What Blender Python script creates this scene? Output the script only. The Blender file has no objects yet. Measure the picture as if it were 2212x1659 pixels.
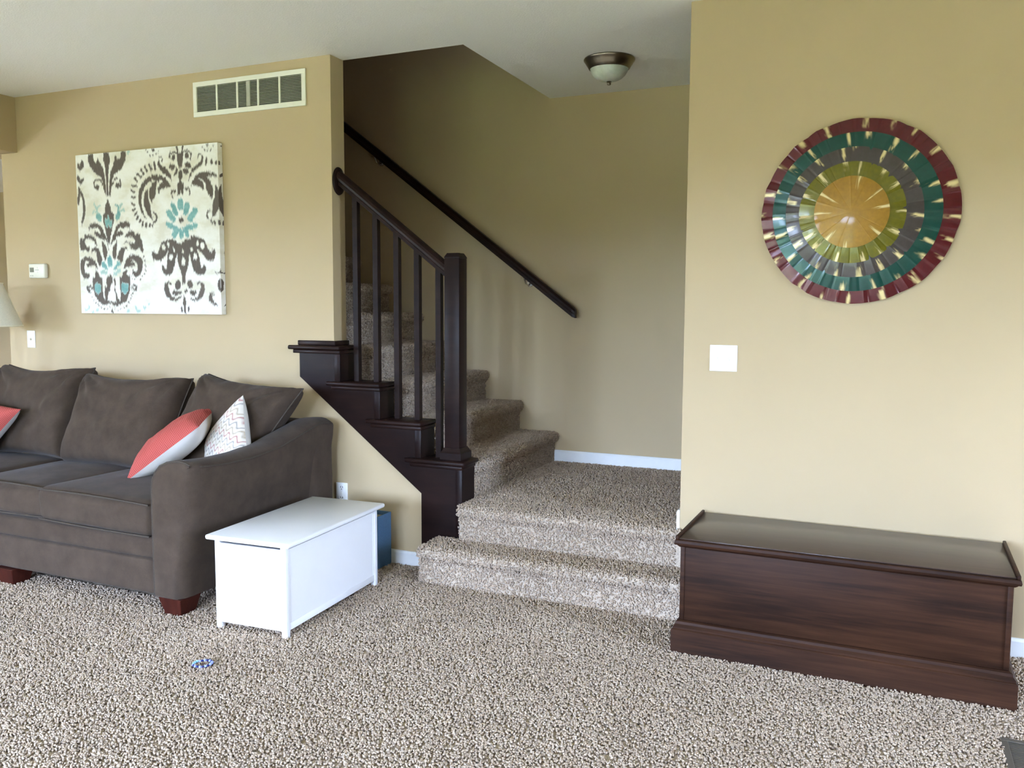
import bpy, bmesh, math, random
import numpy as np
from mathutils import Vector, Matrix

# ------------------------------------------------------------------ scene, camera, world, exposure
scene = bpy.context.scene
COL = scene.collection
R = math.radians
ZC, FZ = 2.743, -0.012            # ceiling height; floor slab under the carpet pile
YB, YW, XW = 1.3627, -0.049, 1.956  # stair back wall, right wall face, right wall end
XO, TH = 0.7415, 0.12             # stairwell opening edge, wall thickness
LAND, RIS, RUN = 0.374, 0.196, 0.2565

YAW, PITCH, ROLL = 0.41214124, 0.09068113, 0.00467707
CAM = Vector((2.80491, -3.94944, 1.39805))
fw = Vector((-math.sin(YAW), math.cos(YAW), 0)); rt = Vector((math.cos(YAW), math.sin(YAW), 0)); up = Vector((0, 0, 1))
f2 = fw * math.cos(PITCH) - up * math.sin(PITCH); u2 = up * math.cos(PITCH) + fw * math.sin(PITCH)
r3 = rt * math.cos(ROLL) + u2 * math.sin(ROLL); u3 = u2 * math.cos(ROLL) - rt * math.sin(ROLL)
cam_data = bpy.data.cameras.new('camera')
cam_data.sensor_width = 36.0
cam_data.lens = 1846.534 * 36.0 / 2212.0
cam_data.clip_start = 0.05
cam = bpy.data.objects.new('camera', cam_data)
M = Matrix.Identity(4)
for i in range(3):
    M[i][0] = r3[i]; M[i][1] = u3[i]; M[i][2] = -f2[i]; M[i][3] = CAM[i]
cam.matrix_world = M
COL.objects.link(cam)
scene.camera = cam

vs = scene.view_settings
vs.view_transform = 'Standard'; vs.look = 'None'; vs.gamma = 1.0; vs.use_curve_mapping = False
vs.exposure = 3.3
scene.cycles.use_denoising = True
scene.cycles.use_adaptive_sampling = True
scene.cycles.adaptive_threshold = 0.07
scene.cycles.adaptive_min_samples = 16
scene.cycles.max_bounces = 8
scene.cycles.diffuse_bounces = 5
scene.cycles.caustics_reflective = False

world = bpy.data.worlds.new('overcast_sky'); scene.world = world; world.use_nodes = True
wn = world.node_tree
bg = wn.nodes['Background']
bg.inputs['Color'].default_value = (0.69, 0.89, 1.31, 1.0)
bg.inputs['Strength'].default_value = 6.0

# daylight windows in the wall behind the camera: (x0, x1, z0, z1)
YR = -6.5
WINDOWS = [(-8.0, -5.2, 0.03, 2.15), (-1.1, 0.4, 0.03, 2.15), (1.3, 2.5, 0.40, 2.15)]
for k, (x0, x1, z0, z1) in enumerate(WINDOWS):
    ld = bpy.data.lights.new('window_portal', 'AREA'); ld.shape = 'RECTANGLE'
    ld.size = x1 - x0; ld.size_y = z1 - z0; ld.cycles.is_portal = True
    lo = bpy.data.objects.new('window_portal', ld); COL.objects.link(lo)
    lo.location = ((x0 + x1) / 2, YR - 0.06, (z0 + z1) / 2); lo.rotation_euler = (R(90), 0, 0)

# unseen window added in the right-hand wall to brighten right-facing sides: (y0, y1, z0, z1)
XR2 = 6.0
SIDE_FILL = (-2.15, -1.2, 0.50, 2.10)
ld = bpy.data.lights.new('window_portal', 'AREA'); ld.shape = 'RECTANGLE'
ld.size = SIDE_FILL[3] - SIDE_FILL[2]; ld.size_y = SIDE_FILL[1] - SIDE_FILL[0]; ld.cycles.is_portal = True
lo = bpy.data.objects.new('window_portal', ld); COL.objects.link(lo)
lo.location = (XR2 + 0.06, (SIDE_FILL[0] + SIDE_FILL[1]) / 2, (SIDE_FILL[2] + SIDE_FILL[3]) / 2); lo.rotation_euler = (0, R(90), 0)

# ------------------------------------------------------------------ helpers
def srgb(r, g, b):
    f = lambda c: (c / 255 / 12.92) if c / 255 <= 0.04045 else ((c / 255 + 0.055) / 1.055) ** 2.4
    return (f(r), f(g), f(b), 1.0)

class NT:
    """small node-tree builder"""
    def __init__(s, name):
        s.m = bpy.data.materials.new(name); s.m.use_nodes = True
        s.t = s.m.node_tree; s.n = s.t.nodes; s.b = s.n['Principled BSDF']
    def add(s, typ, **kw):
        nd = s.n.new(typ)
        for k, v in kw.items():
            if k in nd.inputs: nd.inputs[k].default_value = v
            else: setattr(nd, k, v)
        return nd
    def link(s, a, b): s.t.links.new(a, b)
    def setp(s, **kw):
        for k, v in kw.items():
            s.b.inputs[k.replace('_', ' ')].default_value = v
        return s
    def coord(s, kind='Object', scale=(1, 1, 1), rot=(0, 0, 0)):
        tc = s.add('ShaderNodeTexCoord'); mp = s.add('ShaderNodeMapping')
        mp.inputs['Scale'].default_value = scale; mp.inputs['Rotation'].default_value = rot
        s.link(tc.outputs[kind], mp.inputs['Vector']); return mp.outputs['Vector']
    def noise(s, vec, scale, detail=3.0, rough=0.55):
        nd = s.add('ShaderNodeTexNoise'); nd.inputs['Scale'].default_value = scale
        nd.inputs['Detail'].default_value = detail; nd.inputs['Roughness'].default_value = rough
        if vec is not None: s.link(vec, nd.inputs['Vector'])
        return nd.outputs['Fac']
    def ramp(s, fac, stops):
        nd = s.add('ShaderNodeValToRGB'); e = nd.color_ramp.elements
        while len(e) < len(stops): e.new(0.5)
        for el, (p, c) in zip(e, stops): el.position = p; el.color = c
        s.link(fac, nd.inputs['Fac']); return nd.outputs['Color']
    def mix(s, fac, a, b, blend='MIX'):
        nd = s.add('ShaderNodeMix', data_type='RGBA', blend_type=blend)
        for sock, v in ((nd.inputs[0], fac), (nd.inputs[6], a), (nd.inputs[7], b)):
            if hasattr(v, 'links'): s.link(v, sock)
            else: sock.default_value = v
        return nd.outputs[2]
    def color(s, sock): s.link(sock, s.b.inputs['Base Color']); return s
    def bump(s, h, strength=0.2, dist=0.002):
        bp = s.add('ShaderNodeBump'); bp.inputs['Strength'].default_value = strength
        bp.inputs['Distance'].default_value = dist
        s.link(h, bp.inputs['Height']); s.link(bp.outputs['Normal'], s.b.inputs['Normal']); return s

def plain(name, col, rough=0.5, metal=0.0, spec=0.5, noise_amt=0.06, nscale=30, bump=0.0):
    t = NT(name)
    v = t.coord()
    n = t.noise(v, nscale)
    c1 = tuple(min(1, x * (1 + noise_amt)) for x in col[:3]) + (1,)
    c0 = tuple(x * (1 - noise_amt) for x in col[:3]) + (1,)
    t.color(t.ramp(n, [(0.35, c0), (0.65, c1)]))
    t.setp(Roughness=rough, Metallic=metal); t.b.inputs['Specular IOR Level'].default_value = spec
    if bump: t.bump(t.noise(v, nscale * 4), bump, 0.002)
    return t.m

def wood(name, dark, mid, light, rough, scale=(1.6, 26, 26), bumps=0.08, coat=0.0, amount=(0.3, 0.52, 0.75), spec=0.12):
    t = NT(name)
    v = t.coord(scale=scale)
    n = t.noise(v, 2.2, 6, 0.62)
    v2 = t.coord(scale=(scale[0] * .4, scale[1] * .1, scale[2] * .1)); big = t.noise(v2, 3.0, 3, 0.5)
    c = t.ramp(n, [(amount[0], dark), (amount[1], mid), (amount[2], light)])
    c2 = t.mix(0.55, c, t.ramp(big, [(0.3, dark), (0.7, light)]))
    t.color(c2); t.setp(Roughness=rough); t.b.inputs['Coat Weight'].default_value = coat
    t.b.inputs['Coat Roughness'].default_value = 0.12
    t.b.inputs['Specular IOR Level'].default_value = spec
    t.bump(n, bumps, 0.0015)
    return t.m

MAT = {}
def make_materials():
    # painted walls: tan, orange-peel texture
    t = NT('tan_wall_paint'); v = t.coord()
    t.color(t.ramp(t.noise(v, 1.3, 2), [(0.3, srgb(189, 169, 134)), (0.7, srgb(193, 173, 138))]))
    t.setp(Roughness=0.6); t.b.inputs['Specular IOR Level'].default_value = 0.3
    t.bump(t.noise(v, 160, 2), 0.12, 0.0015); MAT['wall'] = t.m
    t = NT('ceiling_paint'); v = t.coord()
    t.color(t.ramp(t.noise(v, 90, 3), [(0.3, srgb(238, 237, 230)), (0.7, srgb(243, 242, 236))]))
    t.setp(Roughness=0.9); t.bump(t.noise(v, 120, 3), 0.35, 0.004); MAT['ceiling'] = t.m
    MAT['trim'] = plain('white_trim_paint', srgb(236, 237, 236), 0.35, noise_amt=0.01)
    MAT['white_gloss'] = plain('white_satin_paint', srgb(240, 240, 240), 0.3, noise_amt=0.01, nscale=8)
    MAT['plate'] = plain('white_plastic', srgb(240, 240, 236), 0.3, noise_amt=0.005)
    MAT['slot'] = plain('dark_slot', srgb(30, 28, 26), 0.6)
    MAT['offwhite'] = plain('ivory_plastic', srgb(232, 229, 214), 0.4, noise_amt=0.01)
    MAT['screen'] = plain('grey_lcd', srgb(112, 118, 104), 0.25)
    MAT['vent'] = plain('white_enamel', srgb(236, 234, 220), 0.45, noise_amt=0.01)
    MAT['louver'] = plain('grey_enamel', srgb(176, 175, 160), 0.5, noise_amt=0.03)
    MAT['void'] = plain('dark_duct', srgb(40, 39, 34), 0.9)
    # carpet
    t = NT('carpet_yarn')
    at = t.add('ShaderNodeAttribute', attribute_name='tuft')
    c = t.ramp(at.outputs['Fac'], [(0.0, srgb(128, 111, 94)), (0.35, srgb(176, 155, 133)), (0.75, srgb(198, 178, 155)), (1.0, srgb(216, 199, 179))])
    t.color(c); t.setp(Roughness=1.0); t.b.inputs['Specular IOR Level'].default_value = 0.1
    t.b.inputs['Sheen Weight'].default_value = 0.15
    MAT['yarn'] = t.m
    t = NT('carpet_backing'); v = t.coord()
    t.color(t.ramp(t.noise(v, 140, 4, 0.7), [(0.35, srgb(176, 160, 141)), (0.65, srgb(216, 199, 178))]))
    t.setp(Roughness=1.0); t.bump(t.noise(v, 170, 3), 0.8, 0.008); MAT['backing'] = t.m
    # espresso stair wood
    MAT['espresso'] = wood('espresso_stained_wood', srgb(22, 13, 12), srgb(31, 19, 17), srgb(42, 27, 23), 0.36, scale=(3, 3, 22), bumps=0.05)
    MAT['espresso_x'] = wood('espresso_wood_long', srgb(24, 14, 12), srgb(35, 21, 18), srgb(48, 30, 24), 0.36, scale=(3, 26, 26), bumps=0.05)
    MAT['walnut'] = wood('walnut_stained_oak', srgb(30, 17, 11), srgb(47, 28, 18), srgb(68, 42, 27), 0.5, scale=(1.5, 30, 34), bumps=0.10, coat=0.0, amount=(.36, .5, .66))
    MAT['walnut_top'] = wood('walnut_top_grey_sheen', srgb(52, 40, 35), srgb(62, 48, 42), srgb(74, 58, 50), 0.3, scale=(1.5, 30, 30), bumps=0.02, coat=0.35)  # grey wall reflection tinted into the top's base colour
    MAT['leg'] = wood('mahogany_leg', srgb(44, 18, 14), srgb(62, 26, 19), srgb(78, 36, 26), 0.35, scale=(20, 20, 3))
    # sofa chenille
    t = NT('grey_brown_chenille'); v = t.coord()
    big = t.noise(v, 9, 5, 0.65); weave = t.noise(t.coord(scale=(1, 1, 3)), 420, 2)
    c = t.ramp(big, [(0.3, srgb(60, 50, 42)), (0.7, srgb(83, 70, 59))])
    c = t.mix(0.35, c, t.ramp(weave, [(0.3, srgb(52, 43, 36)), (0.7, srgb(89, 75, 63))]))
    t.color(c); t.setp(Roughness=0.95); t.b.inputs['Specular IOR Level'].default_value = 0.06
    t.b.inputs['Sheen Weight'].default_value = 0.07; t.b.inputs['Sheen Roughness'].default_value = 0.45
    t.bump(weave, 0.35, 0.0015); MAT['chenille'] = t.m
    MAT['piping'] = plain('grey_brown_piping', srgb(76, 68, 60), 0.95, spec=0.1, noise_amt=0.12, nscale=200)
    # coral weave with small zigzag
    t = NT('coral_zigzag_weave'); v = t.coord()
    w = t.add('ShaderNodeTexWave', wave_type='BANDS', bands_direction='DIAGONAL', wave_profile='TRI')
    w.inputs['Scale'].default_value = 45; w.inputs['Distortion'].default_value = 2.0
    w.inputs['Detail'].default_value = 0; t.link(v, w.inputs['Vector'])
    c = t.ramp(w.outputs['Fac'], [(0.25, srgb(160, 60, 54)), (0.8, srgb(188, 92, 82))])
    t.color(c); t.setp(Roughness=0.9); t.bump(w.outputs['Fac'], 0.3, 0.001); MAT['coral'] = t.m
    MAT['pillow_white'] = plain('white_cotton', srgb(214, 209, 200), 0.9, spec=0.1, noise_amt=0.03, nscale=12)
    # wavy chevron print: uv driven
    t = NT('chevron_print_cotton')
    at = t.add('ShaderNodeAttribute', attribute_name='print')
    sep = t.add('ShaderNodeSeparateColor'); t.link(at.outputs['Color'], sep.inputs['Color'])
    c = t.mix(sep.outputs[0], srgb(216, 208, 196), srgb(160, 74, 70))
    c = t.mix(sep.outputs[1], c, srgb(120, 116, 116)); c = t.mix(sep.outputs[2], c, srgb(158, 140, 112))
    t.color(c); t.setp(Roughness=0.9); MAT['chevron'] = t.m
    # canvas print
    t = NT('ikat_canvas_print')
    at = t.add('ShaderNodeAttribute', attribute_name='print')
    sep = t.add('ShaderNodeSeparateColor'); t.link(at.outputs['Color'], sep.inputs['Color'])
    v = t.coord(scale=(1, 1, 1.6))
    base = t.ramp(t.noise(v, 5.5, 4, 0.6), [(0.40, srgb(224, 220, 204)), (0.5, srgb(236, 234, 224)), (0.62, srgb(242, 241, 235))])
    fib = t.noise(t.coord(scale=(60, 60, 4)), 6, 3)
    brown = t.ramp(fib, [(0.3, srgb(84, 74, 66)), (0.7, srgb(104, 93, 83))])
    teal = t.ramp(t.noise(v, 22, 3), [(0.3, srgb(104, 158, 158)), (0.7, srgb(136, 184, 182))])
    c = t.mix(sep.outputs[2], base, srgb(172, 200, 192)); c = t.mix(sep.outputs[0], c, brown); c = t.mix(sep.outputs[1], c, teal)
    t.color(c); t.setp(Roughness=0.7); t.bump(t.noise(t.coord(), 700, 1), 0.15, 0.0005); MAT['canvas'] = t.m
    MAT['canvas_edge'] = plain('canvas_edge_cream', srgb(222, 219, 206), 0.75, noise_amt=0.04, nscale=6)
    # wall medallion lacquers
    for key, col in (('maroon', srgb(84, 16, 22)), ('teal_metal', srgb(12, 66, 56)), ('grey_metal', srgb(70, 63, 60)),
                     ('olive_metal', srgb(104, 99, 14)), ('gold_metal', srgb(150, 110, 24))):
        t = NT('lacquered_' + key)
        at = t.add('ShaderNodeAttribute', attribute_name='print')
        v = t.coord(); nz = t.noise(v, 60, 3)
        c = t.mix(0.25, col, t.ramp(nz, [(0.3, tuple(x * .6 for x in col[:3]) + (1,)), (0.7, tuple(min(1, x * 1.5) for x in col[:3]) + (1,))]))
        c = t.mix(at.outputs['Fac'], c, srgb(226, 206, 150)); t.color(c)
        t.setp(Roughness=0.27 if key != 'gold_metal' else 0.4, Metallic=0.25); t.b.inputs['Coat Weight'].default_value = 0.2
        t.b.inputs['Coat Roughness'].default_value = 0.08
        MAT[key] = t.m
    MAT['nickel'] = plain('brushed_nickel', srgb(150, 142, 122), 0.28, metal=1.0, noise_amt=0.08)
    MAT['steel'] = plain('satin_steel', srgb(205, 203, 196), 0.25, metal=1.0)
    t = NT('alabaster_glass'); v = t.coord()
    t.color(t.ramp(t.noise(v, 14, 4, 0.6), [(0.3, srgb(186, 192, 180)), (0.7, srgb(222, 226, 214))]))
    t.setp(Roughness=0.35); t.b.inputs['Subsurface Weight'].default_value = 0.2; MAT['alabaster'] = t.m
    MAT['shade'] = plain('linen_lampshade', srgb(214, 208, 188), 0.95, spec=0.1, noise_amt=0.05, nscale=160)
    MAT['shade_trim'] = plain('lampshade_trim', srgb(224, 216, 190), 0.9, noise_amt=0.03)
    MAT['bronze'] = plain('dark_bronze', srgb(62, 50, 40), 0.4, metal=0.7)
    MAT['register'] = plain('brown_register_enamel', srgb(92, 86, 78), 0.45, metal=0.3)
    MAT['blue_bin'] = plain('slate_blue_fabric', srgb(70, 103, 134), 0.85, noise_amt=0.08, nscale=120, bump=0.2)
    MAT['paper'] = plain('beige_contents', srgb(150, 138, 112), 0.9)
    MAT['bead_light'] = plain('periwinkle_bead', srgb(148, 162, 236), 0.2, noise_amt=0.02)
    MAT['bead_dark'] = plain('navy_bead', srgb(30, 34, 92), 0.2, noise_amt=0.02)
    MAT['bead_aqua'] = plain('aqua_bead', srgb(128, 182, 212), 0.2, noise_amt=0.02)
    t = NT('lawn_grass'); v = t.coord()
    t.color(t.ramp(t.noise(v, 3, 4), [(0.3, srgb(76, 84, 40)), (0.7, srgb(102, 108, 56))])); t.setp(Roughness=1.0); MAT['lawn'] = t.m
    MAT['trees'] = plain('sky_block_foliage', srgb(66, 74, 40), 1.0, noise_amt=0.3, nscale=2)  # foliage of the added sky blocker
    MAT['bounce_pale'] = plain('pale_bounce_slab', srgb(222, 216, 198), 0.95, noise_amt=0.1, nscale=3)  # pale colour of the added light-bouncing slab
make_materials()

def setprops(o, label=None, cat=None, group=None, kind=None):
    if label: o['label'] = label
    if cat: o['category'] = cat
    if group: o['group'] = group
    if kind: o['kind'] = kind
    return o

def thing(name, label, cat, loc, rotz=0.0, group=None):
    o = bpy.data.objects.new(name, None); COL.objects.link(o)
    o.location = loc; o.rotation_euler = (0, 0, rotz); o.empty_display_size = 0.1
    setprops(o, label, cat, group); return o

def root_of(o):
    while o.parent: o = o.parent
    return o

def link_mesh(name, me, mat, parent=None, smooth=False, world=True, autosm=None):
    """one mesh object; verts given in world space (or in the parent's local space when world=False)"""
    if mat is not None and len(me.materials) == 0: me.materials.append(MAT[mat])
    if smooth:
        me.polygons.foreach_set('use_smooth', [True] * len(me.polygons))
        if autosm:
            try: me.set_sharp_from_angle(angle=R(autosm))
            except Exception: pass
    o = bpy.data.objects.new(name, me); COL.objects.link(o)
    if parent is not None:
        o.parent = parent
        if world: me.transform(Matrix.Translation(-root_of(parent).location))
    elif world and len(me.vertices):
        co = np.empty(len(me.vertices) * 3); me.vertices.foreach_get('co', co); co = co.reshape(-1, 3)
        lo, hi = co.min(0), co.max(0); c = Vector(((lo[0] + hi[0]) / 2, (lo[1] + hi[1]) / 2, lo[2]))
        me.transform(Matrix.Translation(-c)); o.location = c
    return o

def bm_obj(name, bm, mat, parent=None, smooth=False, world=True, autosm=35):
    bmesh.ops.recalc_face_normals(bm, faces=bm.faces[:])
    me = bpy.data.meshes.new(name); bm.to_mesh(me); bm.free()
    return link_mesh(name, me, mat, parent, smooth, world, autosm if smooth else None)

def np_mesh(name, v, f):
    """v (n,3); f (m,k) array of k-gons"""
    v = np.asarray(v, np.float32); f = np.asarray(f, np.int32); k = f.shape[1]
    me = bpy.data.meshes.new(name)
    me.vertices.add(len(v)); me.vertices.foreach_set('co', v.ravel())
    me.loops.add(f.size); me.loops.foreach_set('vertex_index', f.ravel())
    me.polygons.add(len(f)); me.polygons.foreach_set('loop_start', np.arange(0, f.size, k, dtype=np.int32))
    me.update(calc_edges=True); me.validate(); return me

def add_box(bm, lo, hi, bev=0.0, seg=2):
    vs_ = [bm.verts.new((x, y, z)) for z in (lo[2], hi[2]) for y in (lo[1], hi[1]) for x in (lo[0], hi[0])]
    idx = [(0, 2, 3, 1), (4, 5, 7, 6), (0, 1, 5, 4), (2, 6, 7, 3), (0, 4, 6, 2), (1, 3, 7, 5)]
    fs = [bm.faces.new([vs_[i] for i in q]) for q in idx]
    if bev:
        es = list({e for fc in fs for e in fc.edges})
        bmesh.ops.bevel(bm, geom=es, offset=bev, segments=seg, profile=0.5, affect='EDGES')

def box(name, lo, hi, mat, parent=None, bev=0.0, seg=2, world=True, smooth=None):
    bm = bmesh.new(); add_box(bm, lo, hi, bev, seg)
    return bm_obj(name, bm, mat, parent, smooth=(bev > 0) if smooth is None else smooth, world=world)

def add_prism(bm, pts, axis, a, b, bev=0.0, seg=2):
    """extrude 2D polygon pts along axis (0,1,2) from a to b; pts are the two other coords in order"""
    def mk(p, t):
        c = [0, 0, 0]; o = [i for i in range(3) if i != axis]
        c[axis] = t; c[o[0]] = p[0]; c[o[1]] = p[1]; return bm.verts.new(c)
    A = [mk(p, a) for p in pts]; B = [mk(p, b) for p in pts]; n = len(pts)
    fs = [bm.faces.new(A), bm.faces.new(B[::-1])]
    for i in range(n): fs.append(bm.faces.new((A[i], B[i], B[(i + 1) % n], A[(i + 1) % n])))
    if bev:
        es = list({e for fc in fs for e in fc.edges})
        bmesh.ops.bevel(bm, geom=es, offset=bev, segments=seg, profile=0.5, affect='EDGES', clamp_overlap=True)
    return fs

def prism(name, pts, axis, a, b, mat, parent=None, bev=0.0, seg=2, world=True, smooth=None):
    bm = bmesh.new(); add_prism(bm, pts, axis, a, b, bev, seg)
    return bm_obj(name, bm, mat, parent, smooth=(bev > 0) if smooth is None else smooth, world=world)

def add_lathe(bm, prof, center, n=32, axis=2, sx=1.0, sy=1.0):
    rings = []
    for r, h in prof:
        if r < 1e-6:
            p = [0, 0, 0]; p[axis] = h; rings.append([bm.verts.new(Vector(center) + Vector(p))]); continue
        ring = []
        for i in range(n):
            a = 2 * math.pi * i / n; p = [0, 0, 0]; o = [k for k in range(3) if k != axis]
            p[o[0]] = r * math.cos(a) * sx; p[o[1]] = r * math.sin(a) * sy; p[axis] = h
            ring.append(bm.verts.new(Vector(center) + Vector(p)))
        rings.append(ring)
    for A, B in zip(rings[:-1], rings[1:]):
        for i in range(n):
            j = (i + 1) % n
            if len(A) == 1 and len(B) == 1: continue
            if len(A) == 1: bm.faces.new((A[0], B[j], B[i]))
            elif len(B) == 1: bm.faces.new((A[i], A[j], B[0]))
            else: bm.faces.new((A[i], A[j], B[j], B[i]))
    for ring, rev in ((rings[0], True), (rings[-1], False)):
        if len(ring) > 1:
            try: bm.faces.new(ring[::-1] if rev else ring)
            except ValueError: pass

def lathe(name, prof, center, mat, parent=None, n=32, axis=2, sx=1.0, sy=1.0, world=True):
    bm = bmesh.new(); add_lathe(bm, prof, center, n, axis, sx, sy)
    return bm_obj(name, bm, mat, parent, smooth=True, world=world, autosm=40)

def add_tube(bm, path, r, n=8, closed=False):
    path = [Vector(p) for p in path]; N = len(path); rings = []
    t0 = (path[1] - path[0]).normalized(); ref = Vector((0, 0, 1)) if abs(t0.z) < 0.9 else Vector((1, 0, 0))
    nrm = t0.cross(ref).normalized()
    for i, p in enumerate(path):
        if closed: t = (path[(i + 1) % N] - path[i - 1]).normalized()
        else: t = (path[min(i + 1, N - 1)] - path[max(i - 1, 0)]).normalized()
        nrm = (nrm - t * nrm.dot(t)).normalized(); bn = t.cross(nrm)
        rr = r[i] if isinstance(r, (list, tuple)) else r
        rings.append([bm.verts.new(p + (nrm * math.cos(2 * math.pi * k / n) + bn * math.sin(2 * math.pi * k / n)) * rr) for k in range(n)])
    for i in range(N if closed else N - 1):
        A, B = rings[i], rings[(i + 1) % N]
        for k in range(n): bm.faces.new((A[k], A[(k + 1) % n], B[(k + 1) % n], B[k]))
    if not closed: bm.faces.new(rings[0][::-1]); bm.faces.new(rings[-1])

def tube(name, path, r, mat, parent=None, n=8, closed=False, world=True):
    bm = bmesh.new(); add_tube(bm, path, r, n, closed)
    return bm_obj(name, bm, mat, parent, smooth=True, world=world, autosm=50)

def vnoise(p, seed=0):
    """smooth value noise on (n,2|3) points, range about -1..1"""
    p = np.asarray(p, float); i = np.floor(p).astype(np.int64); f = p - i; f = f * f * (3 - 2 * f)
    d = p.shape[1]; out = np.zeros(len(p))
    pr = np.array([73856093, 19349663, 83492791][:d])
    for c in range(2 ** d):
        bits = np.array([(c >> k) & 1 for k in range(d)])
        h = ((i + bits) * pr).sum(1) + seed * 2654435
        h = (h ^ (h >> 13)) * 1274126177 & 0x7fffffff
        h = (h ^ (h >> 16)) & 0xffff
        w = np.prod(np.where(bits, f, 1 - f), axis=1)
        out += w * (h / 32767.5 - 1)
    return out

def structure(o): o['kind'] = 'structure'; return o

# ------------------------------------------------------------------ the setting
XL = -8.8            # far side walls of the open-plan room
floor = structure(box('floor', (XL - .2, YR - .2, FZ - .15), (XR2 + .2, 3.4, FZ), 'backing'))
# ceiling: L shaped slab with the stairwell opening
structure(prism('ceiling', [(XL - .2, YR - .2), (XR2 + .2, YR - .2), (XR2 + .2, YB + .12), (XO, YB + .12), (XO, TH), (-2.635, TH), (-2.635, 3.4), (XL - .2, 3.4)], 2, ZC, ZC + .3, 'ceiling'))
structure(prism('wall_left', [(-2.635, FZ), (.56, FZ), (.56, .400), (-.222, .999), (-.222, 1.15), (0, 1.15), (0, ZC), (-2.635, ZC)], 1, 0.0, TH, 'wall'))
structure(box('wall_back', (-2.635, YB, -.1), (XR2, YB + .12, 5.4), 'wall'))
structure(box('wall_right', (XW, YW, FZ), (XR2, YW + .12, ZC), 'wall', bev=0.004))
structure(box('wall_stairwell', (-2.635, 0.02, ZC + .3), (XO, TH, 5.4), 'wall'))
structure(box('wall_stairwell_end', (-2.635, TH, -.1), (-2.52, YB, 5.4), 'wall'))
structure(box('wall_stairwell_side', (XO, TH, ZC + .3), (XO + .1, YB, 5.4), 'wall'))
structure(box('ceiling_upper', (-2.635, 0.02, 5.4), (XO + .2, YB + .12, 5.5), 'ceiling'))
structure(box('wall_landing_end', (XR2 - .1, YW + .12, -.1), (XR2, YB, ZC), 'wall'))
structure(box('wall_header', (-2.635, YR, 2.388), (-2.478, -0.0005, ZC - .0005), 'wall', bev=0.003))
structure(box('wall_hall', (XL, 3.2, FZ), (-2.52, 3.3, ZC), 'wall'))
structure(box('wall_hall_side', (-2.635, YB + .12, FZ), (-2.52, 3.2, ZC), 'wall'))
structure(box('hall_shade_header', (XL, 0, 2.386), (-2.6355, TH, ZC), 'wall'))  # header added over the hall opening to shade the hall
structure(box('wall_side_left', (XL - .12, YR, FZ), (XL, 3.3, ZC), 'wall'))
bm = bmesh.new(); a_, b_, c_, d_ = SIDE_FILL
for lo, hi in (((YR, FZ), (a_, ZC)), ((a_, FZ), (b_, c_)), ((a_, d_), (b_, ZC)), ((b_, FZ), (YB + .12, ZC))): add_box(bm, (XR2, lo[0], lo[1]), (XR2 + .12, hi[0], hi[1]))
structure(bm_obj('wall_side_right', bm, 'wall'))
w = structure(thing('window_4', None, None, (XR2 + .06, (a_ + b_) / 2, c_)))  # frame of the added fill window
for nm, lo, hi in (('jamb', (a_, c_), (a_ + .05, d_)), ('jamb', (b_ - .05, c_), (b_, d_)), ('head', (a_ + .05, d_ - .05), (b_ - .05, d_)), ('sill', (a_ + .05, c_), (b_ - .05, c_ + .05)), ('mullion', ((a_ + b_) / 2 - .03, c_ + .05), ((a_ + b_) / 2 + .03, d_ - .05))):
    box(nm, (XR2 + .03, lo[0], lo[1]), (XR2 + .09, hi[0], hi[1]), 'trim', w, bev=.004)
# wall behind the camera, pierced by the windows
bm = bmesh.new(); xs = XL
for (x0, x1, z0, z1) in WINDOWS:
    add_box(bm, (xs, YR - .14, FZ), (x0, YR, ZC)); add_box(bm, (x0, YR - .14, FZ), (x1, YR, z0)); add_box(bm, (x0, YR - .14, z1), (x1, YR, ZC)); xs = x1
add_box(bm, (xs, YR - .14, FZ), (XR2, YR, ZC))
structure(bm_obj('wall_rear', bm, 'wall'))
for k, (x0, x1, z0, z1) in enumerate(WINDOWS):
    w = structure(thing('window_%d' % (k + 1), None, None, ((x0 + x1) / 2, YR - .07, z0)))
    for nm, lo, hi in (('jamb', (x0, -.03, z0), (x0 + .05, .03, z1)), ('jamb', (x1 - .05, -.03, z0), (x1, .03, z1)),
                       ('head', (x0 + .05, -.03, z1 - .05), (x1 - .05, .03, z1)), ('sill', (x0 + .05, -.03, z0), (x1 - .05, .03, z0 + .05)),
                       ('mullion', ((x0 + x1) / 2 - .03, -.03, z0 + .05), ((x0 + x1) / 2 + .03, .03, z1 - .05))):
        box(nm, (lo[0], YR - .07 + lo[1], lo[2]), (hi[0], YR - .07 + hi[1], hi[2]), 'trim', w, bev=0.004)
structure(box('ground', (-45, -70, -.6), (60, YB + 20, -.5), 'lawn'))
structure(box('bounce_slab', (-10, -9.8, -.5), (-2.6, YR - .2, -.12), 'bounce_pale'))  # unseen pale slab added to bounce daylight up onto the ceiling
# a line of trees added out of view to block low sky light through the windows
gx_, gz_ = np.meshgrid(np.linspace(-70, 70, 141), np.linspace(0, 1, 9))
hh = 2.4 + vnoise(np.stack([gx_.ravel() * .3, np.zeros(gx_.size)], 1), 4).reshape(gx_.shape) * .9
ty = -32 + 2.2 * gz_ ** 2 * -1 + vnoise(np.stack([gx_.ravel() * .5, gz_.ravel() * 4], 1), 6).reshape(gx_.shape)
Vt = np.stack([gx_, ty, -.5 + gz_ * (hh + .5)], -1).reshape(-1, 3); Vt2 = Vt.copy(); Vt2[:, 1] -= 4
ii = np.arange(gx_.size).reshape(9, 141); qq = np.stack([ii[:-1, :-1], ii[:-1, 1:], ii[1:, 1:], ii[1:, :-1]], -1).reshape(-1, 4)
cap_ = np.stack([ii[-1, :-1], ii[-1, 1:], ii[-1, 1:] + gx_.size, ii[-1, :-1] + gx_.size], -1)
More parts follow.
